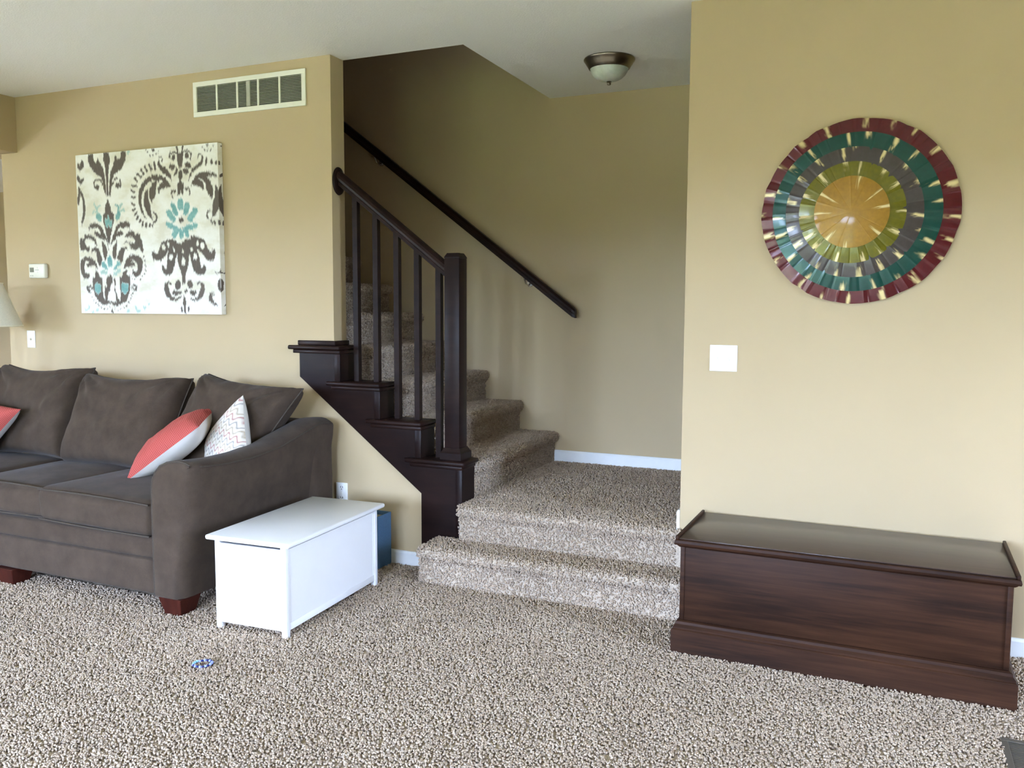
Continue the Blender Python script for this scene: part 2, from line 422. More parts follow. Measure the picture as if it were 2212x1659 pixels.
structure(link_mesh('sky_block_treeline', np_mesh('sky_block_treeline', np.concatenate([Vt, Vt2]), np.concatenate([qq, qq[:, ::-1] + gx_.size, cap_])), 'trees'))
# baseboards
HB = 0.081
def baseboard(name, pts, axis, a, b):
    structure(prism(name, pts, axis, a, b, 'trim'))
bp = lambda y, z, s=1: [(y, z), (y - .014 * s, z), (y - .014 * s, z + HB - .012), (y - .009 * s, z + HB), (y, z + HB)]
baseboard('baseboard_left', bp(-.0005, FZ), 0, -2.63, .556)
baseboard('baseboard_back', bp(YB - .0005, LAND - .012), 0, .80, XR2 - .1)
baseboard('baseboard_right', bp(YW - .0005, FZ), 0, 2.04, XR2)
baseboard('baseboard_landing', [(XW - .0005, LAND - .012), (XW - .015, LAND - .012), (XW - .015, LAND + HB - .012), (XW - .01, LAND + HB), (XW - .0005, LAND + HB)], 1, YW + .002, .06)

# ------------------------------------------------------------------ carpet pile (real twisted yarn tufts)
RNG = np.random.default_rng(7)
def pile(name, tri, nrm, density, parent, height=0.0112, rad=0.0039, seed=1, keep=None, lean=0.5):
    """tri (n,3,3) world triangles, nrm (n,3,3) vertex normals -> one mesh of tapered leaning tufts"""
    rng = np.random.default_rng(seed)
    tri = np.asarray(tri, float); nrm = np.asarray(nrm, float)
    area = 0.5 * np.linalg.norm(np.cross(tri[:, 1] - tri[:, 0], tri[:, 2] - tri[:, 0]), axis=1)
    n = int(area.sum() * density)
    if n < 1: return None
    ti = rng.choice(len(tri), n, p=area / area.sum())
    a, b = rng.random(n), rng.random(n); fl = a + b > 1; a[fl] = 1 - a[fl]; b[fl] = 1 - b[fl]
    w = np.stack([1 - a - b, a, b], 1)[:, :, None]
    P = (tri[ti] * w).sum(1); N = (nrm[ti] * w).sum(1); N /= np.linalg.norm(N, axis=1, keepdims=True)
    if keep is not None:
        k = keep(P); P, N = P[k], N[k]; n = len(P)
    # lean direction: random plus patches brushed by feet and vacuum
    t1 = np.cross(N, np.where(np.abs(N[:, 2:3]) > .7, [[0, 1, 0]], [[0, 0, 1]])); t1 /= np.linalg.norm(t1, axis=1, keepdims=True)
    t2 = np.cross(N, t1)
    ang = rng.random(n) * 2 * np.pi
    brush = vnoise(P * 2.3, 5) * 2.2 + 1.0; ba = vnoise(P * 1.1, 9) * 3.0
    lx = np.cos(ang) * lean + .12 * brush * np.cos(ba); ly = np.sin(ang) * lean + .12 * brush * np.sin(ba)
    D = N + t1 * lx[:, None] + t2 * ly[:, None]; D /= np.linalg.norm(D, axis=1, keepdims=True)
    ang2 = ang + rng.normal(0, 1.2, n)
    D2 = D + .55 * (t1 * np.cos(ang2)[:, None] + t2 * np.sin(ang2)[:, None]); D2 /= np.linalg.norm(D2, axis=1, keepdims=True)
    h = height * (0.8 + 0.45 * rng.random(n)); r = rad * (0.8 + 0.5 * rng.random(n))
    s1 = np.cross(D, [[0.31, 0.77, 0.56]]); s1 /= np.linalg.norm(s1, axis=1, keepdims=True); s2 = np.cross(D, s1)
    V = np.empty((n, 7, 3)); rot = rng.random(n) * 6.28
    mid = P + D * (h * .66)[:, None]; tip = mid + D2 * (h * .42)[:, None]
    for ri, (c, rr, tw) in enumerate(((P - N * .002, r * .95, 0), (mid, r * 1.25, 1.0))):
        for k in range(3):
            an = rot + tw + k * 2.0944
            V[:, ri * 3 + k] = c + s1 * (np.cos(an) * rr)[:, None] + s2 * (np.sin(an) * rr)[:, None]
    V[:, 6] = tip
    f = []
    for k in range(3):
        a0, a1 = k, (k + 1) % 3; b0, b1 = a0 + 3, a1 + 3
        f += [(a0, a1, b1), (a0, b1, b0)]
    f += [(3, 4, 6), (4, 5, 6), (5, 3, 6)]
    f = np.array(f); F = (f[None] + (np.arange(n) * 7)[:, None, None]).reshape(-1, 3)
    me = np_mesh(name, V.reshape(-1, 3), F)
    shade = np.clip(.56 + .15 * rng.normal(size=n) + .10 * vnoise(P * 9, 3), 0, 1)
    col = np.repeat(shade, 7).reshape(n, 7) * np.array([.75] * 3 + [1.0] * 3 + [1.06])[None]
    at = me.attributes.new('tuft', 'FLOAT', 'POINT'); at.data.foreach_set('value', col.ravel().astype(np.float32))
    o = link_mesh(name, me, 'yarn', parent, smooth=True)
    o['kind'] = 'stuff'; o['label'] = 'beige-grey twisted carpet pile'
    return o

def tris_of(o, want=None):
    """world triangles and normals of an (unrotated) object's mesh, optionally filtered by face normal / centre"""
    me = o.data; me.calc_loop_triangles(); off = np.array(root_of(o).location) if o.parent else np.array(o.location)
    co = np.array([v.co[:] for v in me.vertices]) + off
    cn = np.array([c.vector[:] for c in me.corner_normals])
    T, N = [], []
    for lt in me.loop_triangles:
        p = co[list(lt.vertices)]; pn = np.array(me.polygons[lt.polygon_index].normal[:]); c = p.mean(0)
        if want is None or want(pn, c): T.append(p); N.append(cn[list(lt.loops)])
    return np.array(T), np.array(N)

def frustum_keep(margin_px, extra=0.32):
    """points near the view of the photograph (a generous margin either side)"""
    bx, by, bz = np.array(r3), np.array(u3), np.array(f2); c = np.array(CAM)
    def f(P):
        d = P - c; z = d @ bz; x = d @ bx; y = d @ by
        return (z > .3) & (np.abs(x) < z * (1106 / 1846.5) + extra) & (y > -z * (829.5 / 1846.5) - extra * .6)
    return f

DENS = 17000
v4 = lambda x0, y0, x1, y1, z: np.array([[[x0, y0, z], [x1, y0, z], [x1, y1, z]], [[x0, y0, z], [x1, y1, z], [x0, y1, z]]])
def floor_keep(P):
    k = frustum_keep(0)(P)
    k &= ~((P[:, 0] > .67) & (P[:, 0] < 2.02) & (P[:, 1] > -.215))          # under the bottom step
    k &= ~((P[:, 0] > 3.20) & (P[:, 0] < 3.345) & (P[:, 1] > -1.125) & (P[:, 1] < -.835))   # floor register
    k &= ~((P[:, 0] > 2.09) & (P[:, 0] < 3.24) & (P[:, 1] > -.53))         # under the chest
    k &= ~((P[:, 1] > -.95) & (P[:, 0] < -.3) & (P[:, 0] > -2.3))            # deep under the sofa
    k &= ~((P[:, 1] > YW - .016) & (P[:, 0] > 1.9)) & ~((P[:, 1] > -.016) & (P[:, 0] < .56) & (P[:, 0] > -2.63))
    return k
tr = v4(-3.4, -3.1, 4.2, .3, FZ); nn = np.zeros_like(tr); nn[..., 2] = 1
pile('carpet_pile', tr, nn, DENS, floor, seed=11, keep=floor_keep)

# ------------------------------------------------------------------ carpeted staircase
stairs = thing('staircase', 'beige carpeted staircase with two lower steps, a landing and a flight rising left', 'staircase', (1.3, .5, FZ))
PB = .012    # backing sits this far under the pile tips
def step_profile(r, ztop, run, z0, nose=.03):
    """(depth axis t, z): t grows towards the walker; riser at r"""
    z = ztop - PB; n = nose
    pts = [(r, z0), (r, z - .062), (r + n * .75, z - .046), (r + n, z - .026), (r + n * .8, z - .009), (r + n * .35, z), (r - .03, z), (r - run, z), (r - run, z0)]
    return pts
# bottom step: block with rounded carpeted edges
bm = bmesh.new()
add_prism(bm, [(y, z) for (y, z) in [(-.232, FZ), (-.232, .187 - PB - .06), (-.252, .187 - PB - .046), (-.26, .187 - PB - .026), (-.252, .187 - PB - .008), (-.236, .187 - PB), (-.03, .187 - PB), (-.03, FZ)]], 0, .672, 2.03)
s1 = bm_obj('step', bm, 'backing', stairs, smooth=True, autosm=30)
T, N = tris_of(s1, lambda n, c: n[2] > -.95 and (n[1] < .3))
pile('carpet_pile', T, N, DENS, s1, seed=21, keep=lambda P: P[:, 0] < 2.04)
# landing
z = LAND - PB
lp = [(-.05, .16), (-.05, z - .062), (-.068, z - .046), (-.076, z - .026), (-.07, z - .009), (-.056, z), (TH, z), (TH, .16)]
bm = bmesh.new(); add_prism(bm, lp, 0, .806, 1.985)
ln = bm_obj('landing_nosing', bm, 'backing', stairs, smooth=True, autosm=30)
T, N = tris_of(ln, lambda n, c: n[2] > -.95 and n[1] < .3)
pile('carpet_pile', T, N, DENS, ln, seed=22, keep=lambda P: ~((P[:, 0] > XW - .016) & (P[:, 1] > YW - .004)))
land = box('landing', (.80, TH, .10), (XR2 - .1, YB, z), 'backing', stairs)
tr = v4(.80, TH, 3.0, YB - .014, z); nn = np.zeros_like(tr); nn[..., 2] = 1
pile('carpet_pile', tr, nn, DENS * .9, land, seed=23, keep=lambda P: (P[:, 0] < 2.3))
for k in range(1, 12):
    xr = .80 - RUN * (k - 1); zt = LAND + RIS * k
    bm = bmesh.new(); add_prism(bm, step_profile(xr - .008, zt, RUN, zt - RIS - PB if k > 1 else LAND - .03), 1, TH + .012, YB - .001)
    s = bm_obj('step', bm, 'backing', stairs, smooth=True, autosm=30)
    if k <= 9:
        T, N = tris_of(s, lambda n, c: n[2] > -.95 and n[0] > -.3 and abs(n[1]) < .5)
        pile('carpet_pile', T, N, DENS * (.85 if k < 5 else .6), s, seed=30 + k)
        # carpet edge turned down beside the curb
        T, N = tris_of(s, lambda n, c: n[1] < -.5)
        pile('carpet_edge', T, N, DENS * .5, s, height=.010, seed=50 + k, keep=lambda P, a=xr, b=zt: (P[:, 0] > a - .02) | (P[:, 2] > b - .03))

# ------------------------------------------------------------------ dark stair stringer (curb with capped steps)
st = thing('stair_stringer', 'espresso wood stepped stringer with moulded caps cladding the stair side', 'stair stringer', (.29, .06, FZ))
XRS = [.80, .556, .302, .046]; CAPZ = [.588, .783, .979, 1.175]
P_ = [(.557, FZ), (XRS[0], FZ)]
for k in range(4):
    P_.append((XRS[k], CAPZ[k] - .024)); P_.append((XRS[k + 1] if k < 3 else -.226, CAPZ[k] - .024))
P_ += [(-.226, .997), (.557, .398)]
prism('stringer_panel', P_, 1, -.013, TH + .008, 'espresso', st)
for k in range(4):
    xr, zc = XRS[k], CAPZ[k]; xn = XRS[k + 1] if k < 3 else -.226
    xl = xr - .335; xe = xr + (.026 if k == 0 else .012)
    # bullnose cap with a return in front of the next riser
    bm = bmesh.new()
    add_prism(bm, [(xl, -.042), (xe, -.042), (xe, TH + .02), (xn + .001, TH + .02), (xn + .001, -.0135), (xl, -.0135)], 2, zc - .024, zc, bev=.009, seg=3)
    cp = bm_obj('tread_cap', bm, 'espresso_x', st, smooth=True, autosm=50)
    bm = bmesh.new()
    add_prism(bm, [(xl + .03, -.031), (xr + .010, -.031), (xr + .010, TH + .012), (xr, TH + .012), (xr, -.0135), (xl + .03, -.0135)], 2, zc - .044, zc - .0245, bev=.004, seg=2)
    bm_obj('cap_moulding', bm, 'espresso_x', cp, smooth=True, autosm=50)
    lo = CAPZ[k - 1] + .001 if k else .19
    box('corner_trim', (xr - .034, -.0185, lo), (xr + .003, -.0135, zc - .045), 'espresso', st, bev=.0012)
    box('riser_panel', (xr + .0003, -.013, lo), (xr + .004, TH + .006, zc - .045), 'espresso', st)
# small moulding on the top cap round the foot of the wall end
bm = bmesh.new()
add_prism(bm, [(-.236, -.016), (.016, -.016), (.016, TH + .006), (.002, TH + .006), (.002, -.0005), (-.236, -.0005)], 2, 1.1755, 1.202, bev=.004, seg=2)
bm_obj('wall_moulding', bm, 'espresso_x', st, smooth=True, autosm=50)

# ------------------------------------------------------------------ railing
rl = thing('stair_railing', 'espresso wood stair railing with square newel post, five balusters and sloping handrail', 'railing', (.727, .06, CAPZ[0] + .0005))
nw = prism('newel_post', [(.683, .015), (.771, .015), (.771, .104), (.683, .104)], 2, CAPZ[0] + .0005, 1.645, 'espresso', rl, bev=.003)
bm = bmesh.new()
top = [(.683, .015), (.771, .015), (.771, .104), (.683, .104)]
vb = [bm.verts.new((x, y, 1.645)) for x, y in top]; cx_, cy_ = .727, .0595
vm = [bm.verts.new((cx_ + (x - cx_) * 1.0, cy_ + (y - cy_) * 1.0, 1.652)) for x, y in top]
vt = [bm.verts.new((cx_ + (x - cx_) * .74, cy_ + (y - cy_) * .74, 1.672)) for x, y in top]
for A, B in ((vb, vm), (vm, vt)):
    for i in range(4): bm.faces.new((A[i], A[(i + 1) % 4], B[(i + 1) % 4], B[i]))
bm.faces.new(vt); bm.faces.new(vb[::-1])
bm_obj('post_cap', bm, 'espresso', nw)
bm = bmesh.new()
prof = [(.062, CAPZ[0] + .0006), (.062, CAPZ[0] + .036), (.056, CAPZ[0] + .044), (.047, CAPZ[0] + .062)]
rings = []
for h, zz in prof: rings.append([bm.verts.new((cx_ + sx * h, cy_ + sy * h, zz)) for sx, sy in ((-1, -1), (1, -1), (1, 1), (-1, 1))])
for A, B in zip(rings[:-1], rings[1:]):
    for i in range(4): bm.faces.new((A[i], A[(i + 1) % 4], B[(i + 1) % 4], B[i]))
bm.faces.new(rings[0][::-1]); bm.faces.new(rings[-1])
bm_obj('post_base', bm, 'espresso', nw)
SL = -.764
rz = lambda x: 1.597 + SL * (x - .669)
def sloped_rail(name, x0, x1, zf, yc, prof, mat, parent):
    """profile (dy,dz) swept along the slope; ends cut plumb"""
    bm = bmesh.new(); ra, rb = [], []
    for dy, dz in prof:
        ra.append(bm.verts.new((x0, yc + dy, zf(x0) + dz))); rb.append(bm.verts.new((x1, yc + dy, zf(x1) + dz)))
    n = len(prof)
    for i in range(n): bm.faces.new((ra[i], ra[(i + 1) % n], rb[(i + 1) % n], rb[i]))
    bm.faces.new(ra[::-1]); bm.faces.new(rb)
    return bm_obj(name, bm, mat, parent, smooth=True, autosm=25)
HP = [(dy * 1.12, dz * 1.2) for dy, dz in [(-.016, -.036), (-.022, -.034), (-.022, -.016), (-.031, -.008), (-.033, .004), (-.029, .018), (-.018, .028), (0, .032), (.018, .028), (.029, .018), (.033, .004), (.031, -.008), (.022, -.016), (.022, -.034), (.016, -.036)]]
sloped_rail('handrail', .012, .684, rz, .06, HP, 'espresso_x', rl)
for bx in (.114, .243, .374, .500, .630):
    capz = CAPZ[2] if bx < .302 else (CAPZ[1] if bx < .556 else CAPZ[0])
    zt0, zt1 = rz(bx - .0155) - .040, rz(bx + .0155) - .040
    bm = bmesh.new()
    vb = [bm.verts.new((bx + sx * .0155, .06 + sy * .0155, capz + .0005)) for sx, sy in ((-1, -1), (1, -1), (1, 1), (-1, 1))]
    vt = [bm.verts.new((bx + sx * .0155, .06 + sy * .0155, zt0 if sx < 0 else zt1)) for sx, sy in ((-1, -1), (1, -1), (1, 1), (-1, 1))]
    for i in range(4): bm.faces.new((vb[i], vb[(i + 1) % 4], vt[(i + 1) % 4], vt[i]))
    bm.faces.new(vt); bm.faces.new(vb[::-1])
    bm_obj('baluster', bm, 'espresso', rl)
lathe('rosette', [(0, .0005), (.052, .0005), (.054, .005), (.052, .011), (.046, .014), (.040, .016), (0, .017)], (0, .057, 2.080), 'espresso', rl, n=40, axis=0, sx=1.0, sy=1.42)

# ------------------------------------------------------------------ wall handrail along the back of the stairs
wr = thing('wall_handrail', 'dark wood handrail fixed along the stairwell back wall on metal brackets', 'handrail', (.95, YB - .06, 1.30))
wz = lambda x: 1.358 - .748 * (x - .955)
WP = [(-.022, -.036), (.022, -.036), (.022, -.012), (.027, -.004), (.027, .014), (.016, .032), (-.016, .032), (-.027, .014), (-.027, -.004), (-.022, -.012)]
sloped_rail('rail', -2.2, .942, wz, YB - .075, WP, 'espresso_x', wr)
bm = bmesh.new()
ra = [bm.verts.new((.942, YB - .075 + dy, wz(.942) + dz)) for dy, dz in WP]
rb = [bm.verts.new((.962, YB - .075 + dy * .8, wz(.962) + dz * .8)) for dy, dz in WP]
for i in range(len(WP)): bm.faces.new((ra[i], ra[(i + 1) % len(WP)], rb[(i + 1) % len(WP)], rb[i]))
bm.faces.new(ra[::-1]); bm.faces.new(rb)
bm_obj('rail_end', bm, 'espresso_x', wr)
for bx in (.60, -.55):
    zz = wz(bx)
    br = tube('bracket', [(bx + .012, YB - .004, zz - .075), (bx + .012, YB - .03, zz - .088), (bx + .006, YB - .062, zz - .075), (bx, YB - .075, zz - .038)], .0055, 'steel', wr, n=8)
    lathe('bracket_plate', [(0, -.007), (.02, -.007), (.023, -.003), (.023, -.0003), (0, -.0003)], (bx + .012, YB, zz - .075), 'steel', br, n=20, axis=1)
    box('bracket_saddle', (bx - .022, YB - .083, zz - .0395), (bx + .022, YB - .067, zz - .0365), 'steel', br)

# ------------------------------------------------------------------ cushions
def quad_pillow(BL, BR, TR, TL, thick, pw=4, ex=.5, nu=30, nv=30, pinch=.05, wr=.006, seed=0, sag=0.0, side=0, fold=0.0):
    """pillow spanned between four corner points. side: 0 both faces closed, 1 front only, -1 back only"""
    BL, BR, TR, TL = [np.array(p, float) for p in (BL, BR, TR, TL)]
    u, v = np.meshgrid(np.linspace(0, 1, nu + 1), np.linspace(0, 1, nv + 1))
    a, b = 2 * u - 1, 2 * v - 1
    a2 = a * (1 - pinch * (1 - b ** 2) * np.abs(a)); b2 = b * (1 - pinch * (1 - a ** 2) * np.abs(b))
    b2 = b2 - sag * (1 - a ** 2) * np.clip(b, 0, 1) ** 2
    U, V = (a2 + 1) / 2, (b2 + 1) / 2
    P = BL * ((1 - U) * (1 - V))[..., None] + BR * (U * (1 - V))[..., None] + TR * (U * V)[..., None] + TL * ((1 - U) * V)[..., None]
    n = np.cross(BR - BL, TL - BL) + np.cross(TL - TR, BR - TR); n /= np.linalg.norm(n)
    f = (np.clip(1 - np.abs(a) ** pw, 0, 1) * np.clip(1 - np.abs(b) ** pw, 0, 1)) ** ex
    q = np.stack([a.ravel() * 2.1, b.ravel() * 2.1], 1)
    w = (vnoise(q, seed) * .6 + vnoise(q * 2.3, seed + 1) * .3 + vnoise(q * np.array([4.5, 2.0]), seed + 2) * .25).reshape(a.shape)
    # creases running in from the upper corners
    cr = np.zeros_like(a)
    if fold:
        for sx in (-1, 1):
            dx, dy = (sx * 1.0 - a), (1.0 - b); d = np.hypot(dx, dy); an = np.arctan2(dy, dx * sx)
            cr += np.sin(an * 11 + seed) * np.exp(-(d / .75) ** 2) * np.clip(d * 3, 0, 1)
    disp = f * thick / 2 + (wr * w + fold * cr) * np.clip(f * 1.6, 0, 1)
    fr = P + n * disp[..., None]; bk = P - n * (f * thick / 2)[..., None]
    m = (nu + 1) * (nv + 1); idx = np.arange(m).reshape(nv + 1, nu + 1)
    q1 = np.stack([idx[:-1, :-1], idx[:-1, 1:], idx[1:, 1:], idx[1:, :-1]], -1).reshape(-1, 4)
    edge = np.concatenate([P[0, :], P[1:, -1], P[-1, -2::-1], P[-2:0:-1, 0]])
    if side == 1: return fr.reshape(-1, 3), q1, edge, (u, v)
    if side == -1: return bk.reshape(-1, 3), q1[:, ::-1], edge, (u, v)
    # weld: back face reuses rim vertices of the front
    rim = np.zeros((nv + 1, nu + 1), bool); rim[0] = rim[-1] = True; rim[:, 0] = rim[:, -1] = True
    bidx = np.where(rim, idx, 0); nb = (~rim).sum(); bidx[~rim] = m + np.arange(nb)
    q2 = np.stack([bidx[:-1, :-1], bidx[1:, :-1], bidx[1:, 1:], bidx[:-1, 1:]], -1).reshape(-1, 4)
    V_ = np.concatenate([fr.reshape(-1, 3), bk[~rim]])
    return V_, np.concatenate([q1, q2]), edge, (u, v)

def pillow_part(name, corners, thick, mat, parent, piping=None, **kw):
    V_, F, edge, uv = quad_pillow(*corners, thick, **kw)
    o = link_mesh(name, np_mesh(name, V_, F), mat, parent, smooth=True)
    if piping: tube('piping', [tuple(p) for p in edge], piping, 'piping', o, n=6, closed=True)
    return o, uv

def soft_box(lo, hi, rad, n=14, crown=(0, 0, 0), wr=0.004, seed=0):
    """rounded, crowned upholstery block as a subdivided cube"""
    lo, hi = np.array(lo, float), np.array(hi, float); c = (lo + hi) / 2; h = (hi - lo) / 2
    bm = bmesh.new(); bmesh.ops.create_cube(bm, size=2.0)
    bmesh.ops.subdivide_edges(bm, edges=bm.edges[:], cuts=n, use_grid_fill=True)
    p = np.array([v.co[:] for v in bm.verts])
    g = np.sign(p) * (1 - (1 - np.abs(p)) ** 1.4)            # crowd vertices towards the edges
    q = g * h; core = np.clip(q, -(h - rad), h - rad); d = q - core; L = np.linalg.norm(d, axis=1, keepdims=True)
    q = np.where(L > 1e-9, core + d / np.maximum(L, 1e-9) * np.minimum(L, rad), q)
    L2 = np.max(np.abs(d), axis=1, keepdims=True); q = np.where(L > 1e-9, core + d / np.maximum(L, 1e-9) * np.minimum(L2, rad), q)
    gx, gy, gz = (g[:, i] for i in range(3))
    q[:, 2] += np.where(q[:, 2] > 0, 1, 0) * crown[2] * (1 - gx ** 2) * (1 - gy ** 2) * np.clip(gz, 0, 1)
    q[:, 1] -= np.clip(-gy, 0, 1) * crown[1] * (1 - gx ** 2) * (1 - gz ** 2)
    q[:, 0] += gx * crown[0] * (1 - gy ** 2) * (1 - gz ** 2)
    nz = vnoise((q + c) * np.array([9, 4, 9]), seed) * wr + vnoise((q + c) * np.array([24, 7, 24]), seed + 3) * wr * .4
    q = q * (1 + (nz / np.maximum(np.linalg.norm(q, axis=1), .05))[:, None])
    for v, co in zip(bm.verts, q + c): v.co = co
    return bm

# ------------------------------------------------------------------ sofa
sofa = thing('sofa', 'grey-brown chenille three-seat sofa with flared arms against the tan wall', 'sofa', (-1.2, -.6, FZ))
SX0, SX1 = -2.42, 0.03
def zt(y): return float(np.interp(y, [-1.13, -1.05, -.94, -.75, -.55, -.33, -.21, -.10], [.712, .706, .697, .696, .715, .768, .795, .785]))
def make_arm(mirror):
    ys = list(np.linspace(-1.125, -.10, 30)); bm = bmesh.new(); rings = []
    def sect(y, shrink=0.0):
        z = zt(y) - shrink; s = shrink
        rr = .055 * (1 - math.sqrt(max(0, 1 - min(1, max(0, (-1.055 - y) / .081)) ** 2)))
        inner, ob = -.198 + s, -.045 - s - rr
        ot = .060 - s - rr
        pts = [(ob, .075 + s), (inner, .075 + s), (inner, .35), (inner, z - .15), (inner + .006, z - .10), (inner + .024, z - .06), (inner + .055, z - .027), (inner + .095, z - .009),
               (inner + .14, z), (-.02, z + .001), (.01, z - .003), (.035, z - .012), (ot - .004, z - .024), (ot, z - .036), (ot - .006, z - .09), (ot - .030, z - .22), (ot - .066, .32), (ob + .008, .18)]
        return pts
    prof = [(-1.136, .014), (-1.132, .005)] + [(y, 0) for y in ys]
    for y, s in prof:
        ring = []
        for i, (x, z) in enumerate(sect(y, s)):
            wob = .004 * math.sin(y * 9 + i) if y > -1.1 else 0
            X = x + wob * .5
            if mirror: X = (SX0 + SX1) - X
            ring.append(bm.verts.new((X, y, z + wob * .4)))
        rings.append(ring)
    n = len(rings[0])
    for A, B in zip(rings[:-1], rings[1:]):
        for i in range(n): bm.faces.new((A[i], A[(i + 1) % n], B[(i + 1) % n], B[i]))
    bm.faces.new(rings[0][::-1]); bm.faces.new(rings[-1])
    a = bm_obj('arm', bm, 'chenille', sofa, smooth=True, autosm=60)
    pf = [((SX0 + SX1) - x if mirror else x, -1.131, z) for x, z in sect(-1.128, .004)][1:13]
    tube('piping', pf, .0045, 'piping', a, n=6)
    path = []
    for y in ys[1:-1]:
        x, z = sect(y)[12]; path.append(((SX0 + SX1) - x if mirror else x + .001, y, z + .001))
    tube('piping', path, .0035, 'piping', a, n=6)
    return a
make_arm(False); make_arm(True)
bm = soft_box((SX0 + .06, -.265, .08), (.045, -.065, .775), .05, n=12, wr=.003, seed=4)
bm_obj('back_frame', bm, 'chenille', sofa, smooth=True, autosm=80)
bm = soft_box((-2.19, -1.105, .236), (-.2, -.25, .338), .022, n=16, wr=.003, seed=8); bm_obj('seat_deck', bm, 'chenille', sofa, smooth=True, autosm=80)
bm = soft_box((-2.19, -1.115, .075), (-.2, -.25, .240), .016, n=16, wr=.003, seed=9); bm_obj('front_rail', bm, 'chenille', sofa, smooth=True, autosm=80)
for k, (x0, x1) in enumerate(((-.945, -.203), (-1.57, -.95), (-2.185, -1.575))):
    tilt = k == 0
    bm = soft_box((x0, -1.140 if k == 0 else -1.085, .336), (x1, -.36, .508 if k == 0 else .492), .045, n=22, crown=(.004, .012, .028), wr=.010, seed=12 + k)
    if tilt:
        for v in bm.verts: v.co.z += .012 * max(0, (-.2 - v.co.x) / .745) * max(0, (-v.co.y - .4) / .7)
    sc_ = bm_obj('seat_cushion', bm, 'chenille', sofa, smooth=True, autosm=80)
    y0 = (-1.140 if k == 0 else -1.085) + .008
    for zz in (.494, .349):
        lift = lambda x: (.012 * max(0, (-.2 - x) / .745) if tilt else 0)
        tube('piping', [(x0 + .012 + (x1 - x0 - .024) * i / 14, y0 - .010 * math.sin(math.pi * i / 14), zz + (.010 * math.sin(math.pi * i / 14) if zz > .4 else 0) + lift(x0 + (x1 - x0) * i / 14)) for i in range(15)], .0042, 'piping', sc_, n=6)
BC = [(((-.80, -.50, .50), (-.215, -.50, .515), (-.005, -.275, .958), (-.665, -.255, 1.012)), .22, 3, .03),
      (((-1.50, -.53, .495), (-.765, -.52, .485), (-.745, -.29, .985), (-1.545, -.285, .985)), .24, 5, .06),
      (((-2.24, -.49, .50), (-1.53, -.50, .505), (-1.505, -.29, 1.020), (-2.275, -.275, 1.015)), .23, 7, .07)]
for cs, th_, sd, sag in BC:
    pillow_part('back_cushion', cs, th_, 'chenille', sofa, piping=.0045, pw=5, ex=.34, nu=56, nv=56, pinch=.045, wr=.016, seed=sd, sag=sag + .04, fold=.018)
def leg(x, y, s):
    bm = bmesh.new(); h, t = .066, .046
    b = [bm.verts.new((x + sx * t, y + sy * t, FZ + .0005)) for sx, sy in ((-1, -1), (1, -1), (1, 1), (-1, 1))]
    c = [bm.verts.new((x + sx * h, y + sy * h, .0745)) for sx, sy in ((-1, -1), (1, -1), (1, 1), (-1, 1))]
    for i in range(4): bm.faces.new((b[i], b[(i + 1) % 4], c[(i + 1) % 4], c[i]))
    bm.faces.new(c); bm.faces.new(b[::-1]); bmesh.ops.bevel(bm, geom=bm.edges[:], offset=.003, segments=1, affect='EDGES')
    bm_obj('leg', bm, 'leg', sofa)
for x, y in ((-.115, -1.06), (-1.21, -1.07), (-2.30, -1.06), (-.115, -.16), (-1.21, -.16), (-2.30, -.16)): leg(x, y, 1)

# ------------------------------------------------------------------ throw pillows
def two_faced(name, label, corners, thick, m1, m2, seed, **kw):
    cs = np.array(corners); lo = cs.min(0); t = thing(name, label, 'pillow', (float(cs[:, 0].mean()), float(cs[:, 1].mean()), float(lo[2])))
    f, uv = pillow_part('front_cover', corners, thick, m1, t, side=1, seed=seed, **kw)
    b, _ = pillow_part('back_cover', corners, thick, m2, t, side=-1, seed=seed, **kw)
    return t, f, uv
def corners_from(center, uax, vax, w, h):
    c, u, v = np.array(center), np.array(uax, float), np.array(vax, float)
    u /= np.linalg.norm(u); v -= u * (u @ v); v /= np.linalg.norm(v)
    return [tuple(c - u * w / 2 - v * h / 2), tuple(c + u * w / 2 - v * h / 2), tuple(c + u * w / 2 + v * h / 2), tuple(c - u * w / 2 + v * h / 2)]
# coral pillow lying edge-on against the arm: its near seam runs from the seat up to the arm
rv = np.array([.917, .40, 0]); vd = np.array([-.69, .70, -.15]); uu = .80 * rv + np.array([0, 0, .60]); uu /= np.linalg.norm(uu)
LLp = np.array([-.645, -.865, .518]); Lc = .47
vv = vd + .06 * (-.7 * rv + np.array([0, 0, .7]))
vv -= uu * (uu @ vv); vv /= np.linalg.norm(vv)
cc = LLp + uu * Lc / 2 + vv * .20
two_faced('throw_pillow', 'coral zigzag throw pillow with white back tipped against the right sofa arm', corners_from(cc, uu, vv, Lc, .43), .185, 'coral', 'pillow_white', 4, pw=2.4, ex=.58, pinch=.09, wr=.010, nu=44, nv=44, fold=.006)
# chevron pillow, a corner pointing up, behind the coral one
n_ = np.array([-.42, -.86, .28]); n_ /= np.linalg.norm(n_); hx = np.cross(n_, [0, 0, 1.]); hx /= np.linalg.norm(hx)
if hx[0] < 0: hx = -hx
vx = np.cross(n_, hx); vx = vx if vx[2] > 0 else -vx
an = R(40); uu = hx * math.cos(an) + vx * math.sin(an); vv = -hx * math.sin(an) + vx * math.cos(an)
t, f, uv = two_faced('throw_pillow', 'white throw pillow with wavy red and grey chevron lines behind the coral one', corners_from((-.275, -.555, .655), uu, vv, .41, .42), .14, 'chevron', 'pillow_white', 9, nu=90, nv=90, pw=3, ex=.5, pinch=.06, wr=.004)
u, v = uv[0].ravel(), uv[1].ravel()
ph = (u + v) * 9.5 + .40 * np.sin((u - v) * 2 * np.pi * 5.2) + .05 * np.sin((u - v) * 31 + 9 * u)
